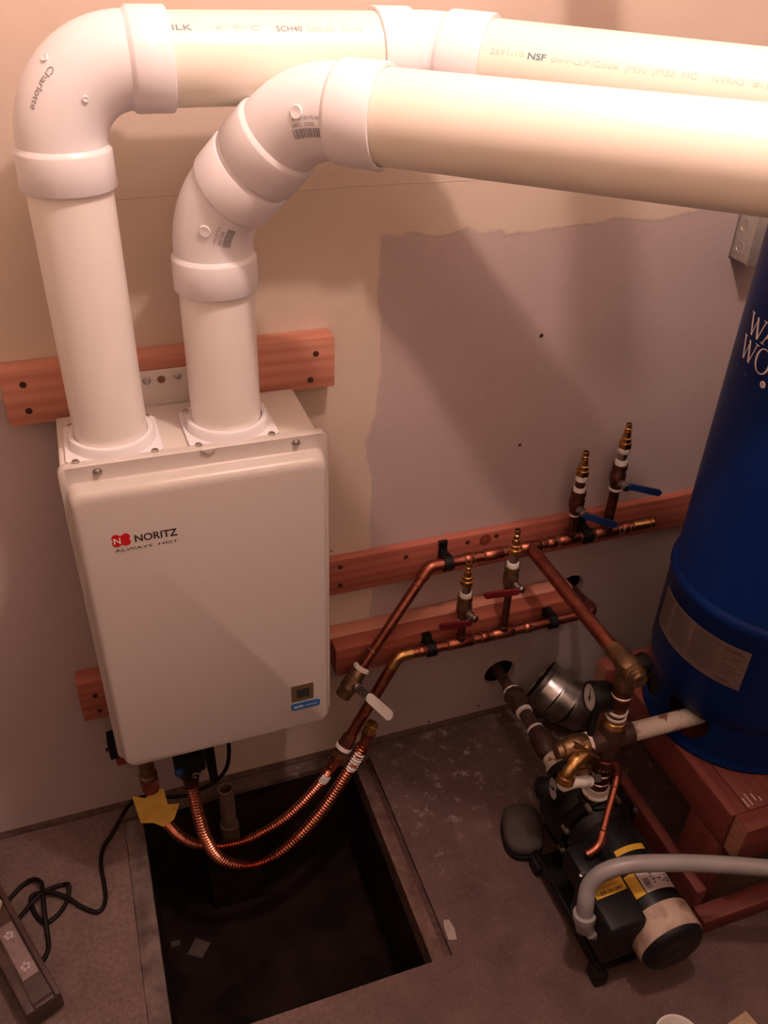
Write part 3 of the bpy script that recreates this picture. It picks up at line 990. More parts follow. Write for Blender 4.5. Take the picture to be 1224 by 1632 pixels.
# yellow tag
tg = MB()
O = Vector((.040, -.142, .187))
pts = [(-.036, .014), (-.013, .003), (.000, .010), (.014, .016), (.024, .013), (.027, -.022), (.049, -.026), (.034, -.056), (.012, -.066), (-.006, -.052), (-.029, -.046)]
tg.poly_prism(pts, O, X_, Vector((.0, .42, .91)).normalized(), Vector((0, -.91, .42)).normalized(), .0012)
t_ = obj('warning_tag', tg, 'tag_yellow', smooth=False)
t_['label'], t_['category'] = 'bent yellow paper tag tied on the stub beneath the heater', 'tag'
ts = MB().lathe((.040, -.120, .205), Vector((.05, -.8, .35)), [(0, .0165), (.020, .0165), (.021, .0135), (.0225, .013)], 22)
obj('strainer_cap', ts, 'copper', heater)

# ------------------------------------------------------------------ pump and its pipework
AX, AZ = .872, .135
pump = thing('water_pump', 'black electric jet pump on a plate beside the tank stand', 'pump', (AX, -.52, 0))
vm = MB()
vm.lathe((AX, -.325, AZ), -Y_, [(0, .030), (.014, .030), (.015, .052), (.022, .074), (.034, .084), (.085, .086), (.100, .082), (.108, .086), (.122, .086), (.124, .070), (.145, .060)], 36)
vm.lathe((.866, -.418, AZ), Z_, [(.05, .036), (.075, .036), (.078, .030), (.084, .030)], 24)
vm.box(AX - .055, AX + .055, -.40, -.345, .03, .10, .008)
vol = obj('pump_housing', vm, 'iron_black', pump)
for a in (20, 70, 115, 160, 205, 335):
    bp = Vector((AX + .083 * cos(RAD(a)), -.436, AZ + .083 * sin(RAD(a))))
    obj('bolt', MB().lathe(bp, -Y_, [(0, .0055), (.018, .0055), (.0185, .0045), (.020, .003)], 6), 'steel', vol)
mm = MB()
mm.lathe((AX, -.465, AZ), -Y_, [(0, .058), (.004, .0615), (.180, .0615), (.184, .0605)], 40)
for k in range(18):
    a = RAD(-20 + 220 * k / 17)
    c, s = cos(a), sin(a)
    u = Vector((c, 0, s))
    v = Vector((-s, 0, c))
    P0 = Vector((AX, -.49, AZ)) + u * .0605
    mm.poly_prism([(0, -.0012), (.0022, -.0008), (.0022, .0008), (0, .0012)], P0, u, v, -Y_, .135)
motor = obj('motor', mm, 'iron_black', pump)
cap = MB()
cap.lathe((AX, -.648, AZ), -Y_, [(0, .0610), (.001, .0635), (.048, .0635), (.050, .0620)], 44, True, True)
mc = obj('motor_cap', cap, 'motor_cap_paint', pump, label='rust speckled off-white end band')
obj('end_bell', MB().lathe((AX, -.6975, AZ), -Y_, [(0, .0615), (.006, .0600), (.013, .0530), (.016, .040), (.0165, .012), (.019, .010)], 44), 'plastic_black', pump)
bx = MB().box(.750, .828, -.672, -.556, .088, .198, .010, 3)
bx.box(.764, .815, -.555, -.490, .12, .185, .008)
jb = obj('switch_box', bx, 'plastic_black', pump)
for x, y, z in ((.756, -.560, .199), (.823, -.566, .199)):
    obj('screw', MB().lathe((x, y, z - .001), Z_, [(0, .004), (.002, .004), (.003, .001)], 10), 'steel', jb)
bs = MB()
bs.box(.768, .950, -.655, -.405, .020, .028, .002)
bs.box(.764, .772, -.660, -.400, .020, .048, .003)
bs.box(.946, .954, -.660, -.400, .020, .048, .003)
bs.box(.83, .914, -.62, -.50, .027, .080, .006)
obj('base_plate', bs, 'iron_black', pump)
for x in (.771, .944):
    for y in (-.418, -.652):
        obj('foot', MB().box(x - .014, x + .014, y - .018, y + .018, 0, .034, .006), 'rubber', pump)
def flat_quad(P, N_lift=.0006):
    a, b, c, d = [Vector(p) for p in P]
    n = (b - a).cross(d - a).normalized()
    if n.z < 0:
        n = -n
    m = MB()
    lo, hi = [p for p in (a, b, c, d)], [p + n * N_lift for p in (a, b, c, d)]
    m.add(lo + hi, [(3, 2, 1, 0), (4, 5, 6, 7), (0, 1, 5, 4), (1, 2, 6, 5), (2, 3, 7, 6), (3, 0, 4, 7)])
    def at(u, v, lift=.001):
        return a + (b - a) * u + (d - a) * v + n * lift
    return m, at
# yellow phone sticker: baseline towards the camera
q, at = flat_quad([(.7585, -.612, .1982), (.8220, -.609, .1982), (.8240, -.578, .1982), (.7620, -.582, .1982)])
ys = obj('sticker', q, 'sticker_yellow', jb, smooth=False, label='yellow service sticker')
flat('lettering', text_on(MB(), '1-800-241-8881', .0100, lambda u, v: at(.08 + u / .066, .12 + v / .030), .02, width=.054), 'ink_black', ys)
flat('lettering', text_on(MB(), 'FOR SERVICE CALL', .0060, lambda u, v: at(.12 + u / .066, .50 + v / .030), 0, width=.048), 'ink_black', ys)
flat('lettering', text_on(MB(), 'TOLL FREE', .0070, lambda u, v: at(.25 + u / .066, .73 + v / .030), .01, width=.034), 'gasket_red', ys)
def motor_patch(x0, x1, y0, y1, lift=.0030):
    """sheet bent over the top of the motor between two x offsets"""
    r = .0615 + lift
    n = 6
    m = MB()
    def pt(u, v, h=0.0):
        a0, a1 = acos(max(-1, min(1, (x0 - AX) / r))), acos(max(-1, min(1, (x1 - AX) / r)))
        a = a0 + (a1 - a0) * u
        return Vector((AX + (r + h) * cos(a), y0 + (y1 - y0) * v, AZ + (r + h) * sin(a)))
    vs = [pt(i / n, j) for j in (0, 1) for i in range(n + 1)] + [pt(i / n, j, .0006) for j in (0, 1) for i in range(n + 1)]
    k = n + 1
    fs = [(i, i + 1, k + i + 1, k + i) for i in range(n)] + [(2 * k + i, 2 * k + i + 1, 3 * k + i + 1, 3 * k + i) for i in range(n)]
    fs += [(i, i + 1, 2 * k + i + 1, 2 * k + i) for i in range(n)] + [(k + i, k + i + 1, 3 * k + i + 1, 3 * k + i) for i in range(n)]
    fs += [(0, k, 3 * k, 2 * k), (n, k + n, 3 * k + n, 2 * k + n)]
    m.add(vs, fs)
    return m, lambda u, v, h=.001: pt(u, v, h)
m, pt = motor_patch(.853, .914, -.628, -.568)
ws = obj('sticker', m, 'sticker_white', motor, smooth=False, label='pale rating sticker with a barcode')
bm_ = MB()
rng = random.Random(2)
v = .10
while v < .44:
    wd = rng.choice((.012, .02, .03))
    bm_.add([pt(.08, v), pt(.24, v), pt(.24, v + wd), pt(.08, v + wd)], [(0, 1, 2, 3)])
    v += wd + rng.choice((.012, .02))
flat('barcode', bm_, 'ink_black', ws)
lt = MB()
for k, (u0, u1, v0) in enumerate(((.34, .70, .2), (.34, .62, .3), (.34, .72, .4), (.34, .66, .5), (.34, .70, .6), (.34, .60, .7), (.78, .92, .2), (.78, .94, .3), (.78, .92, .4), (.10, .3, .62), (.10, .26, .74))):
    lt.add([pt(u0, v0), pt(u1, v0), pt(u1, v0 + .045), pt(u0, v0 + .045)], [(0, 1, 2, 3)])
for (u0, v0) in ((.74, .70), (.50, .80)):
    lt.add([pt(u0, v0), pt(u0 + .12, v0), pt(u0 + .12, v0 + .13), pt(u0, v0 + .13)], [(0, 1, 2, 3)])
flat('print_lines', lt, 'ink_black', ws)
m, pt2 = motor_patch(.833, .851, -.628, -.584)
obj('sticker', m, 'sticker_yellow', motor, smooth=False, label='narrow yellow strip sticker')
m, pt3 = motor_patch(.842, .903, -.546, -.534)
obj('sticker', m, 'sticker_yellow', motor, smooth=False, label='thin yellow warning strip')

# grey conduit
cpts = [(.752, -.622, .135), (.738, -.620, .150), (.737, -.610, .195), (.748, -.595, .222), (.770, -.594, .250), (.812, -.603, .266), (.875, -.623, .271), (.96, -.652, .269), (1.048, -.685, .263), (1.16, -.728, .255), (1.32, -.79, .25)]
cd = thing('flexible_conduit', 'grey flexible conduit arching from the pump switch box past the stand', 'conduit', cpts[0])
obj('tube', MB().tube(spline(cpts[1:], 10), .0150, 20), 'conduit_grey', cd)
cn = MB()
cn.tube([(.755, -.626, .128), (.738, -.622, .142), (.735, -.618, .165)], [.013, .017, .0185], 20)
cn.tube([(.7352, -.618, .163), (.7352, -.616, .176)], .0205, 20)
cn.tube([(.748, -.630, .138), (.770, -.640, .118)], [.016, .010], 14)
obj('connector', cn, 'conduit_grey', cd)

# suction line from the wall hole, straight out to the pump nose
SX, SZ = .8655, .1450
su = thing('suction_pipe', 'brown iron suction pipe from the round wall hole to the pump nose', 'pipe', (SX, -.15, SZ - .02))
obj('wall_nipple', MB().tube([(SX, .03, SZ), (SX, -.062, SZ)], .0125, 18), 'iron_brown', su)
obj('elbow', MB().lathe((SX, -.052, SZ), -Y_, [(0, .0135), (.002, .0165), (.010, .0165)], 18), 'iron_brown', su)
br = MB().lathe((SX, -.066, SZ), -Y_, [(0, .0170), (.003, .0205), (.014, .0265), (.015, .0205), (.040, .0245), (.052, .0245), (.056, .0185), (.062, .0185)], 8)
obj('hex_union', br, 'iron_brown', su)
obj('pipe', MB().tube([(SX, -.12, SZ), (SX, -.205, SZ)], .0150, 18), 'iron_brown', su)
obj('reducer', MB().lathe((SX, -.188, SZ), -Y_, [(0, .0175), (.004, .0200), (.030, .0265), (.062, .0265), (.072, .0200), (.080, .0185)], 22), 'iron_brown', su)
for y in (-.064, -.128, -.184):
    obj('seal_tape', MB().lathe((SX, y, SZ), -Y_, [(0, .0165), (.001, .0195), (.009, .0195), (.010, .0165)], 20), 'tape_white', su)
obj('adapter', MB().lathe((SX, -.266, SZ), -Y_, [(0, .0200), (.002, .0235), (.022, .0240), (.023, .0285), (.040, .0285), (.041, .030)], 22), 'painted_white', su)
obj('flange_ring', MB().lathe((SX, -.302, SZ), -Y_, [(0, .0300), (.002, .0345), (.020, .0345), (.024, .028)], 24), 'iron_black', su)

# valve tree between pump, tank and manifold
TX, TY = .868, -.418
vt = thing('valve_tree', 'stack of brass and copper fittings standing on the pump outlet', 'pipework', (TX, TY, .21))
obj('collar', MB().lathe((TX, TY, .213), Z_, [(0, .0250), (.001, .0285), (.010, .0285), (.012, .0240), (.026, .0235)], 24), 'painted_white', vt)
obj('coupling', MB().lathe((TX, TY, .236), Z_, [(0, .0175), (.002, .0205), (.018, .0205), (.020, .0175), (.024, .0175), (.026, .0205), (.042, .0205), (.044, .0180), (.062, .0180), (.064, .021), (.085, .021), (.088, .018), (.11, .018)], 22), 'copper_dark', vt)
for z in (.256, .281, .300):
    obj('solder_ring', ring(Vector((TX, TY, z)), Z_, .0212), 'solder', vt)
tee = MB()
tee.lathe((TX, TY, .335), Z_, [(0, .0190), (.002, .0225), (.016, .0225), (.026, .0250), (.060, .0250), (.070, .0225), (.078, .0225), (.080, .0190)], 24)
tee.lathe((TX, TY, .374), X_, [(-.046, .0190), (-.044, .0225), (-.030, .0225), (.034, .0225), (.044, .0225), (.046, .0190)], 24)
obj('tee', tee, 'iron_brown', vt)
obj('seal_tape', MB().lathe((TX - .044, TY, .374), -X_, [(0, .018), (.001, .0215), (.007, .0215), (.008, .018)], 20), 'tape_white', vt)
br = MB()
br.lathe((TX - .050, TY, .374), -X_, [(0, .0175), (.001, .0210), (.020, .0235), (.034, .0235), (.040, .0190), (.052, .0190), (.054, .0150), (.064, .0140)], 20)
br.lathe((TX - .072, TY - .002, .374), Vector((0, -.6, -.8)), [(0, .0170), (.034, .0170), (.036, .0200), (.046, .0200), (.048, .016)], 18)
obj('brass_manifold', br, 'brass_dull', vt)
obj('brass_adapter', MB().lathe((TX, TY, .410), Z_, [(0, .0200), (.001, .0228), (.016, .0228), (.017, .0205), (.020, .0205)], 8), 'brass', vt)
for z in (.432, .446):
    obj('seal_tape', MB().lathe((TX, TY, z), Z_, [(0, .0150), (.001, .0195), (.005, .0195), (.006, .0150)], 20), 'tape_white', vt)
cp = MB().lathe((TX, TY, .428), Z_, [(0, .0165), (.034, .0165), (.036, .0190), (.060, .0190), (.062, .0165), (.105, .0165)], 22)
obj('riser', cp, 'copper_dark', vt)
obj('solder_ring', ring(Vector((TX, TY, .492)), Z_, .0198), 'solder', vt)
be = MB()
be.lathe((TX, TY, .508), Z_, [(0, .0170), (.002, .0195), (.020, .0190), (.030, .0205), (.060, .0205), (.066, .0150), (.068, .010)], 22)
be.lathe((TX, TY - .024, UZ), Y_, [(0, .0170), (.002, .0200), (.044, .0200), (.048, .0180), (.074, .0180), (.076, .0150)], 22)
be.lathe((TX, TY - .012, UZ), -Y_, [(0, .018), (.016, .018), (.018, .0145), (.024, .0140), (.025, .012)], 20)
obj('brass_elbow', be, 'brass_dull', vt)
kn = MB()
kn.lathe((TX, TY + .012, .530), Vector((1, .25, -.05)), [(0, .009), (.036, .009), (.037, .016), (.046, .019), (.060, .019), (.064, .014)], 18)
kn.stadium_bar((TX + .055, TY + .005, .520), (TX + .075, TY - .002, .470), .020, .018, .012, Vector((.3, -.9, 0)))
obj('black_knob', kn, 'plastic_black', vt)
# painted pipe to the tank
obj('tank_pipe', MB().tube([(TX + .040, TY, .372), (1.075, TY + .004, .362)], .0180, 22), 'painted_white', vt, label='white painted pipe into the tank base')
# pressure gauges
def gauge(c, n, r, L, stem_to, lab):
    c, n = Vector(c), Vector(n).normalized()
    g = MB()
    g.lathe(c - n * L, n, [(0, r * .55), (.002, r * .9), (.006, r), (L, r), (L + .002, r * .97), (L + .002, r * .84), (L, r * .83)], 30, True, False)
    g.tube([c - n * L * .5, Vector(stem_to)], .006, 12)
    go = obj('pressure_gauge', g, 'plastic_black', vt, label=lab)
    obj('dial', MB().lathe(c - n * .001, n, [(0, r * .84), (.001, r * .84)], 30), 'gauge_face', go)
    u, v = basis(n)
    ndl = MB().poly_prism([(-.002, -.008), (.0015, -.008), (.0006, r * .62), (-.0006, r * .62)], c + n * .0006, (u + v * .4).normalized(), (v - u * .4).normalized(), n, .0006)
    ndl.lathe(c + n * .0005, n, [(0, .004), (.0015, .003)], 12)
    obj('needle', ndl, 'ink_black', go)
gauge((.822, -.392, .470), (-.97, .16, .10), .0290, .040, (.822, -.416, .39), 'upper black pressure gauge')
gauge((.790, -.385, .215), (.62, -.50, .45), .0255, .030, (.836, -.395, .175), 'lower black pressure gauge by the pump')
# hose bib with thin T handle
hb = MB()
hb.tube([(.815, -.432, .372), (.795, -.444, .380), (.772, -.452, .378), (.760, -.458, .366), (.754, -.460, .352)], [.013, .014, .0125, .012, .0125], 18)
hb.lathe((.756, -.459, .356), Vector((-.25, -.15, -.9)), [(0, .0140), (.001, .0165), (.014, .0165), (.015, .013)], 20)
bib = obj('hose_bib', hb, 'brass', vt)
th = MB().tube([(.752, -.462, .452), (.780, -.466, .425), (.812, -.466, .392)], [.0024, .0026, .0024], 10)
th.lathe((.781, -.458, .420), Vector((.1, -.7, .6)), [(-.028, .004), (.004, .004), (.005, .007), (.010, .007), (.011, .003)], 12)
obj('tee_handle', th, 'brass', bib)
# lever with white grip
lv = MB().stadium_bar((.848, -.445, .298), (.790, -.450, .318), .014, .014, .003, Vector((0, -.6, .8)))
lva = obj('lever_arm', lv, 'steel', vt)
obj('lever_grip', MB().tube(spline([(.818, -.452, .306), (.790, -.452, .322), (.765, -.452, .324), (.748, -.452, .318)], 6), [.0100] * 3 + [.0140] * 13 + [.0125, .009, .004], 14), 'white_grip', lva)
# small copper line down to the pressure switch
cl = spline([(.872, -.428, .318), (.884, -.436, .306), (.884, -.446, .290)], 5)
c2 = [(.884, -.446, .290), (.828, -.508, .224)]
tb = MB()
tb.tube(cl + [Vector((.876, -.455, .281))], .0082, 14)
tb.tube([(.880, -.4505, .2855), (.8225, -.514, .218)], .0072, 14)
tb.tube(spline([(.8285, -.5075, .225), (.818, -.519, .213), (.804, -.525, .205), (.788, -.526, .198)], 5), .0088, 14)
sl = obj('gauge_tube', tb, 'copper', vt)
for s in (.12, .88):
    p = Vector((.880, -.4505, .2855)).lerp(Vector((.8225, -.514, .218)), s)
    obj('solder_ring', ring(p, Vector((-.0575, -.0635, -.0675)), .0090), 'solder', sl)

# ------------------------------------------------------------------ pressure tank
KX_, KY_, KR, KZ = 1.202, -.367, .184, .3005
tank = thing('pressure_tank', 'tall dark blue well pressure tank standing on the red wooden stand', 'water tank', (KX_, KY_, KZ))
body = MB()
body.lathe((KX_, KY_, 0), Z_, [(.352, .10), (.365, .140), (.385, .166), (.415, .182), (.450, .1875), (.628, .1880), (.634, .1915), (.642, .1915), (.650, .1875), (.652, .1855), (.655, .184), (1.29, .184), (1.30, .1860), (1.31, .184), (1.345, .170), (1.37, .135), (1.385, .08), (1.39, .0)], 72, True, False)
obj('shell', body, 'tank', tank, angle=60)
sk = MB()
hth, hz, hr = RAD(-163), .372, .0475
# skirt with a round hand hole: a grid on the cylinder, cells inside the hole removed and snapped
rings_n, segs = 22, 120
rs = .1725
def skr(z):
    t = (z - KZ) / (.432 - KZ)
    return rs + (.006 if t < .06 else 0) + .004 * max(0, t - .8)
vid = {}
vs, fs = [], []
for i in range(rings_n + 1):
    for j in range(segs):
        z = KZ + (.432 - KZ) * i / rings_n
        th_ = 2 * pi * j / segs
        d = ((th_ - hth + pi) % (2 * pi)) - pi
        du, dz = d * rs, z - hz
        q = math.hypot(du, dz)
        ins = q < hr * .93
        if hr * .70 < q < hr * 1.12 and q > 1e-6:     # snap near-rim vertices onto the rim
            if q < hr * 1.0 + .004:
                k = hr / q
                du, dz = du * k, dz * k
                th_ = hth + du / rs
                z = hz + dz
                ins = False
        vid[i, j] = (len(vs), ins)
        r_ = skr(z)
        vs.append((KX_ + r_ * cos(th_), KY_ + r_ * sin(th_), z))
for i in range(rings_n):
    for j in range(segs):
        q4 = [vid[i, j], vid[i, (j + 1) % segs], vid[i + 1, (j + 1) % segs], vid[i + 1, j]]
        if any(x[1] for x in q4):
            continue
        c = sum((Vector(vs[x[0]]) for x in q4), Vector()) / 4
        d = ((math.atan2(c.y - KY_, c.x - KX_) - hth + pi) % (2 * pi)) - pi
        if math.hypot(d * rs, c.z - hz) < hr * .985:
            continue
        fs.append([x[0] for x in q4])
sk.add(vs, fs)
so = obj('skirt', sk, 'tank', tank, angle=60)
sm_ = so.modifiers.new('thick', 'SOLIDIFY')
sm_.thickness = .003
sm_.offset = -1
fo_ = MB().lathe((KX_, KY_, KZ), Z_, [(0, rs - .004), (0, rs + .0045), (.003, rs + .006), (.007, rs + .0045), (.009, rs - .002)], 72, False, False)
obj('foot_ring', fo_, 'tank', tank)
# lettering: letters drawn as strokes on the tank wall
def tank_pt(th, z, h):
    r = KR + h
    return Vector((KX_ + r * cos(th), KY_ + r * sin(th), z))
def tank_strokes(m, strokes, th0, z0, wth, ht, h=.0007):
    for (a, b, wd) in strokes:
        (x0, y0), (x1, y1) = a, b
        dx, dy = (x1 - x0) * wth, (y1 - y0) * ht
        L = math.hypot(dx, dy)
        px, py = -dy / L * wd / 2, dx / L * wd / 2
        if abs(dx) < abs(dy):
            px, py = wd / 2, 0
        n = 4
        vs = []
        for i in range(n + 1):
            t = i / n
            u, v = x0 * wth + dx * t, y0 * ht + dy * t
            for s in (-1, 1):
                vs.append(tank_pt(th0 + (u + s * px) / KR, z0 + v + s * py, h))
        m.add(vs, [(2 * i, 2 * i + 1, 2 * i + 3, 2 * i + 2) for i in range(n)])
def ser(x, y, w=.14):
    return ((x - w, y), (x + w, y), .0014)
TH, TN = .0054, .0023
GL = {
    'W': [((0, 1), (.28, 0), TH), ((.28, 0), (.50, .92), TN), ((.46, .96), (.72, 0), TH), ((.72, 0), (1, 1), TN), ser(0, 1), ser(1, 1)],
    'A': [((0, 0), (.5, 1), TN), ((.5, 1), (1, 0), TH), ((.2, .36), (.8, .36), .0016), ser(0, 0), ser(1, 0)],
    'T': [((.5, 0), (.5, 1), TH), ((0, 1), (1, 1), .0018), ((.0, 1), (.0, .8), .0016), ((1, 1), (1, .8), .0016), ser(.5, 0, .2)],
    'E': [((.15, 0), (.15, 1), TH), ((.1, 1), (.9, 1), .0018), ((.1, 0), (.95, 0), .0018), ((.15, .52), (.7, .52), .0016), ((.9, 1), (.9, .8), .0016), ((.95, 0), (.95, .22), .0016)],
    'R': [((.15, 0), (.15, 1), TH), ((.1, 1), (.55, 1), .0018), ((.55, 1), (.78, .88), .003), ((.78, .9), (.78, .62), TH), ((.78, .64), (.55, .50), .003), ((.15, .5), (.55, .5), .0016), ((.45, .5), (.95, 0), TH), ser(.15, 0), ser(.97, 0, .1)],
    'K': [((.15, 0), (.15, 1), TH), ((.2, .42), (.85, 1), TN), ((.4, .58), (.95, 0), TH), ser(.15, 0), ser(.15, 1), ser(.9, 1), ser(.95, 0)],
}
def glyph_O(m, th0, z0, wth, ht, h=.0007):
    n = 32
    vs = []
    for i in range(n):
        a = 2 * pi * i / n
        thick = .0018 + .0026 * abs(cos(a))
        for k in (0, 1):
            rx, ry = wth / 2 - thick * k, ht / 2 - (.0018 * k)
            vs.append(tank_pt(th0 + (wth / 2 + rx * cos(a)) / KR, z0 + ht / 2 + ry * sin(a), h))
    m.add(vs, [(2 * i, 2 * ((i + 1) % n), 2 * ((i + 1) % n) + 1, 2 * i + 1) for i in range(n)])
def word(s, deg0, z0, ht, widths, big=None):
    th_ = RAD(deg0)
    for ch, wd in zip(s, widths):
        m = MB()
        if ch == 'O':
            glyph_O(m, th_, z0 - .004, wd, ht + .006)
        else:
            tank_strokes(m, GL[ch], th_, z0, wd, ht)
        flat('letter', m, 'logo_white', tank)
        th_ += (wd + .0035) / KR
word('WATER', 160.6, 1.116, .032, (.040, .030, .026, .024, .028))
word('WORKER', 159.4, 1.076, .034, (.039, .034, .028, .028, .024, .028))
m = MB()
for rr0, rr1 in ((.0042, .0054), (.0, .0042)):
    pass
cth, cz = RAD(182.2), 1.0605
n = 24
m.add([tank_pt(cth + .0056 * cos(2 * pi * i / n) / KR, cz + .0056 * sin(2 * pi * i / n), .0006) for i in range(n)], [tuple(range(n))])
flat('registered_mark', m, 'logo_white', tank)
flat('lettering', text_on(MB(), 'R', .008, lambda u, v: tank_pt(cth + (u - .0024) / KR, cz - .0028 + v, .0010)), 'ink_black', tank)
m = MB()
m.add([tank_pt(RAD(157.2), 1.0585, .0006), tank_pt(RAD(170), 1.057, .0006), tank_pt(RAD(170), 1.0560, .0006), tank_pt(RAD(157.2), 1.0575, .0006)], [(0, 1, 2, 3)])
flat('scratch', m, 'ink_grey', tank)
# paper label round the lower shell
def lab_pt(u, v, h=.0008):
    th_ = RAD(154.0) + u * RAD(66.8)
    r = .1878 + h
    return Vector((KX_ + r * cos(th_), KY_ + r * sin(th_), .508 + .0905 * v))
m = MB()
n = 40
m.add([lab_pt(i / n, j) for j in (0, 1) for i in range(n + 1)], [(i, i + 1, n + 2 + i, n + 1 + i) for i in range(n)])
lb = flat('paper_label', m, 'tank_label' if 'tank_label' in M else 'sticker_white', tank, label='cream instruction label in four columns')
m = MB()
rng = random.Random(9)
def dash(u0, u1, v, t=.018):
    k = 4
    m.add([lab_pt(u0 + (u1 - u0) * i / k, v + t * j, .0014) for j in (0, 1) for i in range(k + 1)], [(i, i + 1, k + 2 + i, k + 1 + i) for i in range(k)])
for u0, u1, lines, v1 in ((.02, .205, 22, .90), (.245, .475, 22, .93), (.51, .755, 24, .96)):
    for k in range(lines):
        v = v1 - .036 * k
        if v < .14:
            break
        x = u0
        while x < u1 - .01:
            wd = rng.uniform(.015, .05)
            dash(x, min(x + wd, u1 - (0 if k % 5 else .04)), v, .013)
            x += wd + .006
for v, a, b, t in ((.90, .80, .93, .020), (.84, .80, .96, .030), (.76, .80, .86, .018), (.72, .87, .97, .018), (.64, .80, .93, .022), (.50, .80, .89, .018), (.46, .80, .93, .018), (.38, .80, .98, .022), (.32, .84, .90, .018), (.24, .80, .88, .018), (.10, .80, .90, .034), (.05, .80, .98, .014)):
    dash(a, b, v, t)
flat('print_lines', m, 'ink_label' if 'ink_label' in M else 'ink_grey', lb)

# ------------------------------------------------------------------ tank stand
stand = thing('tank_stand', 'red stained wooden stand of square timbers carrying the blue tank', 'stand', (1.24, -.39, 0))
def timber(name, x0, x1, y0, y1, z0, z1, mat, endmat_left=False):
    o = obj(name, MB().box(x0, x1, y0, y1, z0, z1, .0025), mat, stand)
    if endmat_left:
        obj('end_grain', MB().box(x0 - .0006, x0 + .001, y0 + .003, y1 - .003, z0 + .003, z1 - .003), 'end_grain', o)
    return o
timber('back_beam', 1.009, 1.47, -.202, -.164, .208, .2985, 'stand_x', True)
timber('front_beam', 1.038, 1.52, -.632, -.594, .205, .2985, 'stand_x', True)
for k_, (x, y, l) in enumerate(((1.072, -.588, .020), (1.082, -.586, .026), (1.094, -.580, .016), (1.104, -.584, .010))):
    obj('scratch', MB().box(x, x + .003, y, y + l, .2985, .2995), 'sticker_white', stand)
timber('side_rail', 1.030, 1.068, -.594, -.202, .210, .2985, 'stand_y')
timber('side_rail', 1.432, 1.47, -.594, -.202, .210, .2985, 'stand_y')
xs = [1.068, 1.160, 1.251, 1.342, 1.432]
for a, b in zip(xs, xs[1:]):
    timber('deck_plank', a + .0008, b - .0008, -.5935, -.2025, .262, .2990, 'stand_y')
for x in (1.030, 1.432):
    timber('leg', x, x + .038, -.5935, -.505, 0, .2095, 'stand_z')
    timber('leg', x, x + .038, -.202, -.164, 0, .2075, 'stand_z')
timber('low_beam', 1.008, 1.52, -.645, -.6085, 0, .042, 'stand_x')
timber('low_rail', 1.006, 1.029, -.6080, -.202, 0, .088, 'stand_y')
timber('low_rail', 1.471, 1.494, -.6080, -.202, 0, .088, 'stand_y')

# ------------------------------------------------------------------ electrical box
eb = thing('electrical_box', 'grey steel junction box with round knockouts set in the wall', 'junction box', (1.262, -.02, 1.119))
ebm = MB().box(1.228, 1.298, -.048, .012, 1.119, 1.230, .003)
ebx = obj('box_shell', ebm, 'galv_box', eb)
for z in (1.145, 1.182, 1.215):
    obj('knockout', MB().lathe((1.2285, -.020, z), -X_, [(0, .0115), (.0012, .0115), (.0012, .0095), (.0004, .0090), (.0004, .0)], 22), 'galv_box', ebx)
obj('cover_plate', MB().box(1.226, 1.300, -.0505, -.0478, 1.117, 1.232, .001), 'galv_box', eb)
obj('screw', MB().lathe((1.262, -.0505, 1.124), -Y_, [(0, .004), (.002, .003)], 10), 'steel', eb)

# ------------------------------------------------------------------ galvanised duct elbow on the floor
de = thing('duct_elbow', 'dented galvanised duct elbow lying on the floor by the wall', 'duct fitting', (1.03, -.08, 0))
gp = [(.967, -.049, .116), (.983, -.069, .105), (1.004, -.086, .090), (1.036, -.096, .074), (1.085, -.100, .0635)]
rD = .060
for k in range(4):
    a, b = Vector(gp[k]), Vector(gp[k + 1])
    d = (b - a).normalized()
    m = MB().tube([a - d * .004, a + d * .001, b - d * .003, b + d * .004], [rD - .0025, rD - .0008, rD, rD + .0012], 36, k != 0, k != 3)
    g_ = obj('gore', m, 'galvanized', de)
a, b = Vector(gp[0]), Vector(gp[1])
d = (b - a).normalized()
obj('rim', MB().tube([a - d * .016, a - d * .003], [rD + .0020, rD - .0005], 36, False, False), 'galvanized', de)
obj('inner_wall', MB().tube([a - d * .015, a + d * .03], [rD - .003, rD - .006], 36, False, True), 'hole_dark', de)

# ------------------------------------------------------------------ things on the floor
# grey rubber toe-shaped block
bm = bmesh.new()
bmesh.ops.create_uvsphere(bm, u_segments=28, v_segments=16, radius=1)
for v in bm.verts:
    x, y, z = v.co
    e = .72
    s = lambda c: math.copysign(abs(c) ** e, c)
    v.co = Vector((s(x) * .043, s(y) * .058, s(z) * .019))
    v.co.z += .006 * max(0, y)
mr_ = Matrix.Translation((.774, -.338, .026)) @ Matrix.Rotation(RAD(-18), 4, 'Z')
rb = thing('rubber_boot', 'dark grey rounded rubber toe beside the pump base', 'rubber boot', (.774, -.338, 0))
obj('upper', MB().bm(bm, mr_), 'rubber_grey', rb, angle=80)
pts = [(.0440 * math.copysign(abs(cos(a)) ** .75, cos(a)), .0595 * math.copysign(abs(sin(a)) ** .75, sin(a))) for a in [2 * pi * i / 36 for i in range(36)]]
sol = MB().poly_prism([tuple((Matrix.Rotation(RAD(-18), 2) @ Vector(p))) for p in pts], (.774, -.338, .0), X_, Y_, Z_, .014)
obj('sole', sol, 'rubber', rb, smooth=False)

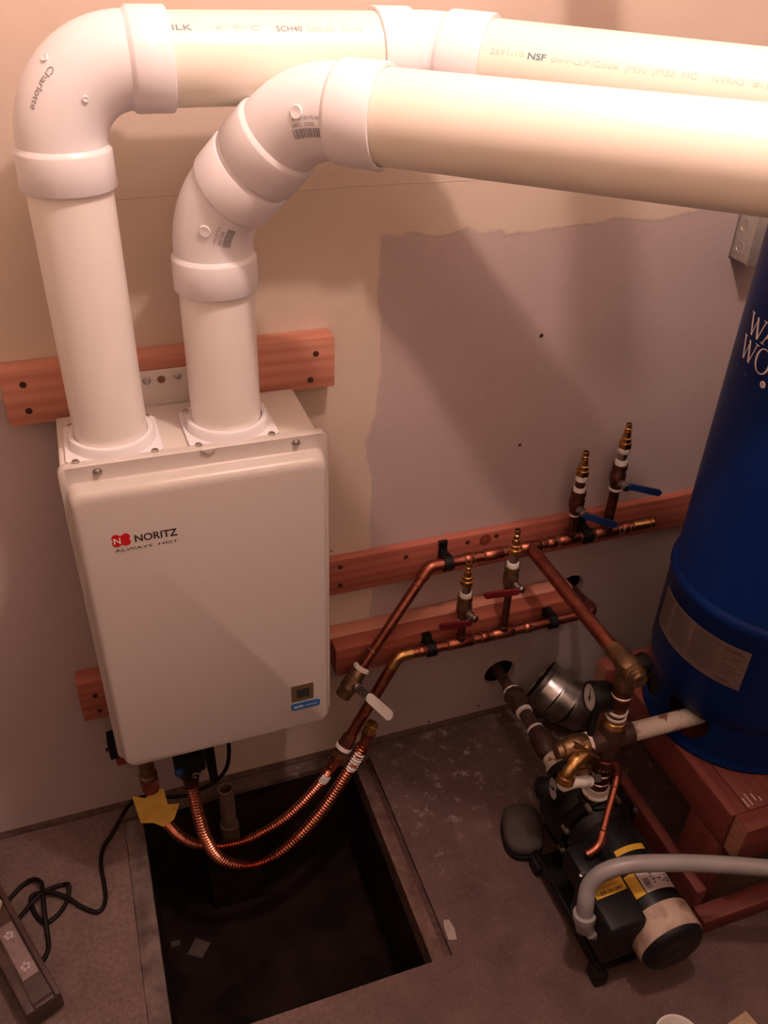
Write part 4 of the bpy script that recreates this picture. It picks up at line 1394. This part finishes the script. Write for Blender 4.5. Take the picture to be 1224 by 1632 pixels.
# heater power cord
cord = [(.206, -.075, .40), (.208, -.055, .25), (.207, -.05, .155), (.197, -.05, .105), (.172, -.05, .073), (.139, -.05, .060), (.105, -.052, .054), (.073, -.055, .066), (.046, -.058, .082), (.020, -.052, .084), (-.006, -.036, .055), (-.028, -.034, .022), (-.055, -.064, .007), (-.076, -.094, .006), (-.083, -.132, .006), (-.080, -.178, .006), (-.081, -.214, .006), (-.096, -.233, .006), (-.126, -.212, .006), (-.148, -.188, .008), (-.180, -.167, .013), (-.213, -.157, .007), (-.219, -.172, .006), (-.208, -.206, .006), (-.192, -.225, .006), (-.168, -.213, .006), (-.151, -.188, .006), (-.146, -.162, .013), (-.158, -.152, .006), (-.186, -.160, .014), (-.212, -.177, .016), (-.242, -.200, .006), (-.262, -.216, .006)]
pc = thing('power_cord', 'black power cord dropping from the heater and tangled on the floor', 'cord', (-.1, -.15, 0))
obj('cord', MB().tube(spline(cord, 7), .0043, 10), 'cord_black', pc)
cord2 = [(-.300, -.190, .006), (-.262, -.155, .006), (-.236, -.130, .006), (-.213, -.126, .012), (-.197, -.144, .022), (-.193, -.165, .027), (-.192, -.190, .027), (-.191, -.225, .018), (-.189, -.262, .007), (-.190, -.282, .006), (-.202, -.302, .006), (-.225, -.318, .006)]
pc2 = thing('power_cord', 'loose black cord end looping over the tangle beside the brown plaque', 'cord', (-.2, -.2, 0))
obj('cord', MB().tube(spline(cord2, 8), .0045, 10), 'cord_black', pc2)

# brown plaque lying in the corner, cream six-sided tile on it
pl = thing('wooden_plaque', 'dark brown framed plaque with pale flowered inlay lying on the floor', 'plaque', (-.25, -.33, 0))
pa, pb = Vector((-.163, -.398, 0)), Vector((-.283, -.105, 0))
L_ = (pb - pa).length
U = (pb - pa).normalized()
Wd = Vector((U.y, -U.x, 0))
Wd = -Wd if Wd.x > 0 else Wd
PW, PH = .062, .058
def plq(u0, u1, w0, w1, z0, z1, bev=.002):
    m = MB().box(u0, u1, w0, w1, z0, z1, bev)
    m.v = [pa + U * v.x + Wd * v.y + Z_ * v.z for v in m.v]
    return m
obj('slab', plq(0, .40, 0, PW, .013, PH - .006), 'plaque_wood', pl)
for u_ in (.02, .36):
    for w_ in (.008, PW - .024):
        obj('foot', plq(u_, u_ + .02, w_, w_ + .016, 0, .0132), 'rubber', pl)
obj('frame_side', plq(0, .40, 0, .010, PH - .0058, PH, .002), 'plaque_wood', pl)
obj('frame_side', plq(0, .40, PW - .016, PW, PH - .0058, PH, .002), 'plaque_wood', pl)
obj('frame_side', plq(0, .012, .0102, PW - .0162, PH - .0058, PH, .002), 'plaque_wood', pl)
inl = obj('inlay', plq(.062, .185, .013, .042, PH - .0062, PH - .0040, .0006), 'plaque_inlay', pl)
for uc in (.085, .160):
    for k in range(5):
        a = 2 * pi * k / 5
        c = (uc + .0060 * cos(a), .0275 + .0060 * sin(a))
        m = MB().lathe(pa + U * c[0] + Wd * c[1] + Z_ * (PH - .0042), Z_, [(0, .0034), (.0008, .0030), (.0010, .001)], 10)
        obj('petal', m, 'sticker_white', inl)
tl = thing('hexagonal_tile', 'cream six-sided tile with a red middle resting on the plaque', 'tile', pa + U * .235 + Wd * .045 + Z_ * PH)
tc = pa + U * .232 + Wd * .047
obj('tile_body', MB().lathe(tc + Z_ * (PH + .0004), Z_, [(0, .034), (.002, .036), (.010, .036), (.012, .034)], 6, rot=.2), 'cream_tile', tl)
obj('middle', MB().lathe(tc + Z_ * (PH + .0122), Z_, [(0, .025), (.001, .0245)], 6, rot=.2), 'tile_red', tl)

# cup and wood offcut at the near edge
cu = thing('plastic_cup', 'white round plastic cup on the floor near the motor', 'cup', (.812, -.822, 0))
cup = MB().lathe((.812, -.822, 0), Z_, [(0, .030), (.002, .031), (.085, .0385), (.087, .0405), (.090, .0405), (.0905, .039), (.088, .0365), (.006, .0290), (.005, .0)], 36, True, False)
obj('cup_body', cup, 'cup_white', cu)
wo = MB().box(0, .10, -.06, 0, 0, .018, .002)
rot = Matrix.Translation((.992, -.797, 0)) @ Matrix.Rotation(RAD(190), 4, 'Z')
wo.v = [rot @ Vector((v.x, -v.y, v.z)) for v in wo.v]
w_ = obj('wood_offcut', wo, 'cardboard')
w_['label'], w_['category'] = 'pale wood offcut lying on the floor right of the white cup', 'wood scrap'

# scraps, drain stub, plug by the wall
def scrap(name, label, cat, P, poly, t, mat):
    m = MB().poly_prism(poly, P, X_, Y_, Z_, t)
    o = obj(name, m, mat, smooth=False)
    o['label'], o['category'] = label, cat
scrap('paint_chip', 'pale paint chip on the concrete beside the pit corner', 'debris', (.545, -.478, .0002), [(-.010, -.022), (.006, -.026), (.010, -.004), (.007, .016), (-.004, .018), (-.008, .004)], .003, 'scrap')
scrap('paper_scrap', 'square grey scrap lying on the dark pit bottom', 'debris', (.078, -.176, -.3298), [(-.026, -.006), (.004, -.026), (.028, .004), (-.002, .026)], .003, 'scrap_shaded')
scrap('plaster_chip', 'small white chip wedged at the left pit edge', 'debris', (.030, -.150, -.3298), [(-.010, -.006), (.010, -.007), (.011, .005), (-.009, .007)], .006, 'scrap_shaded')
ds = MB().lathe((.190, -.060, -.118), Z_, [(0, .021), (.05, .021), (.051, .017), (.173, .017), (.174, .014), (.168, .013)], 22, True, False)
d_ = obj('drain_pipe', ds, 'pit_pipe')
d_['label'], d_['category'] = 'pale upright pipe stub at the back of the floor pit', 'pipe'
pg = thing('wall_plug', 'small black plug with a red piece half hidden left of the heater', 'plug', (-.012, -.02, .17))
obj('plug_body', MB().box(-.028, .006, -.034, -.0006, .196, .250, .004), 'plastic_black', pg)
obj('plug_prong', MB().lathe((-.028, -.018, .214), -X_, [(0, .004), (.005, .004), (.006, .003)], 10), 'plastic_black', pg)
obj('red_piece', MB().box(-.018, .012, -.030, -.0006, .172, .1955, .002), 'gasket_red', pg)
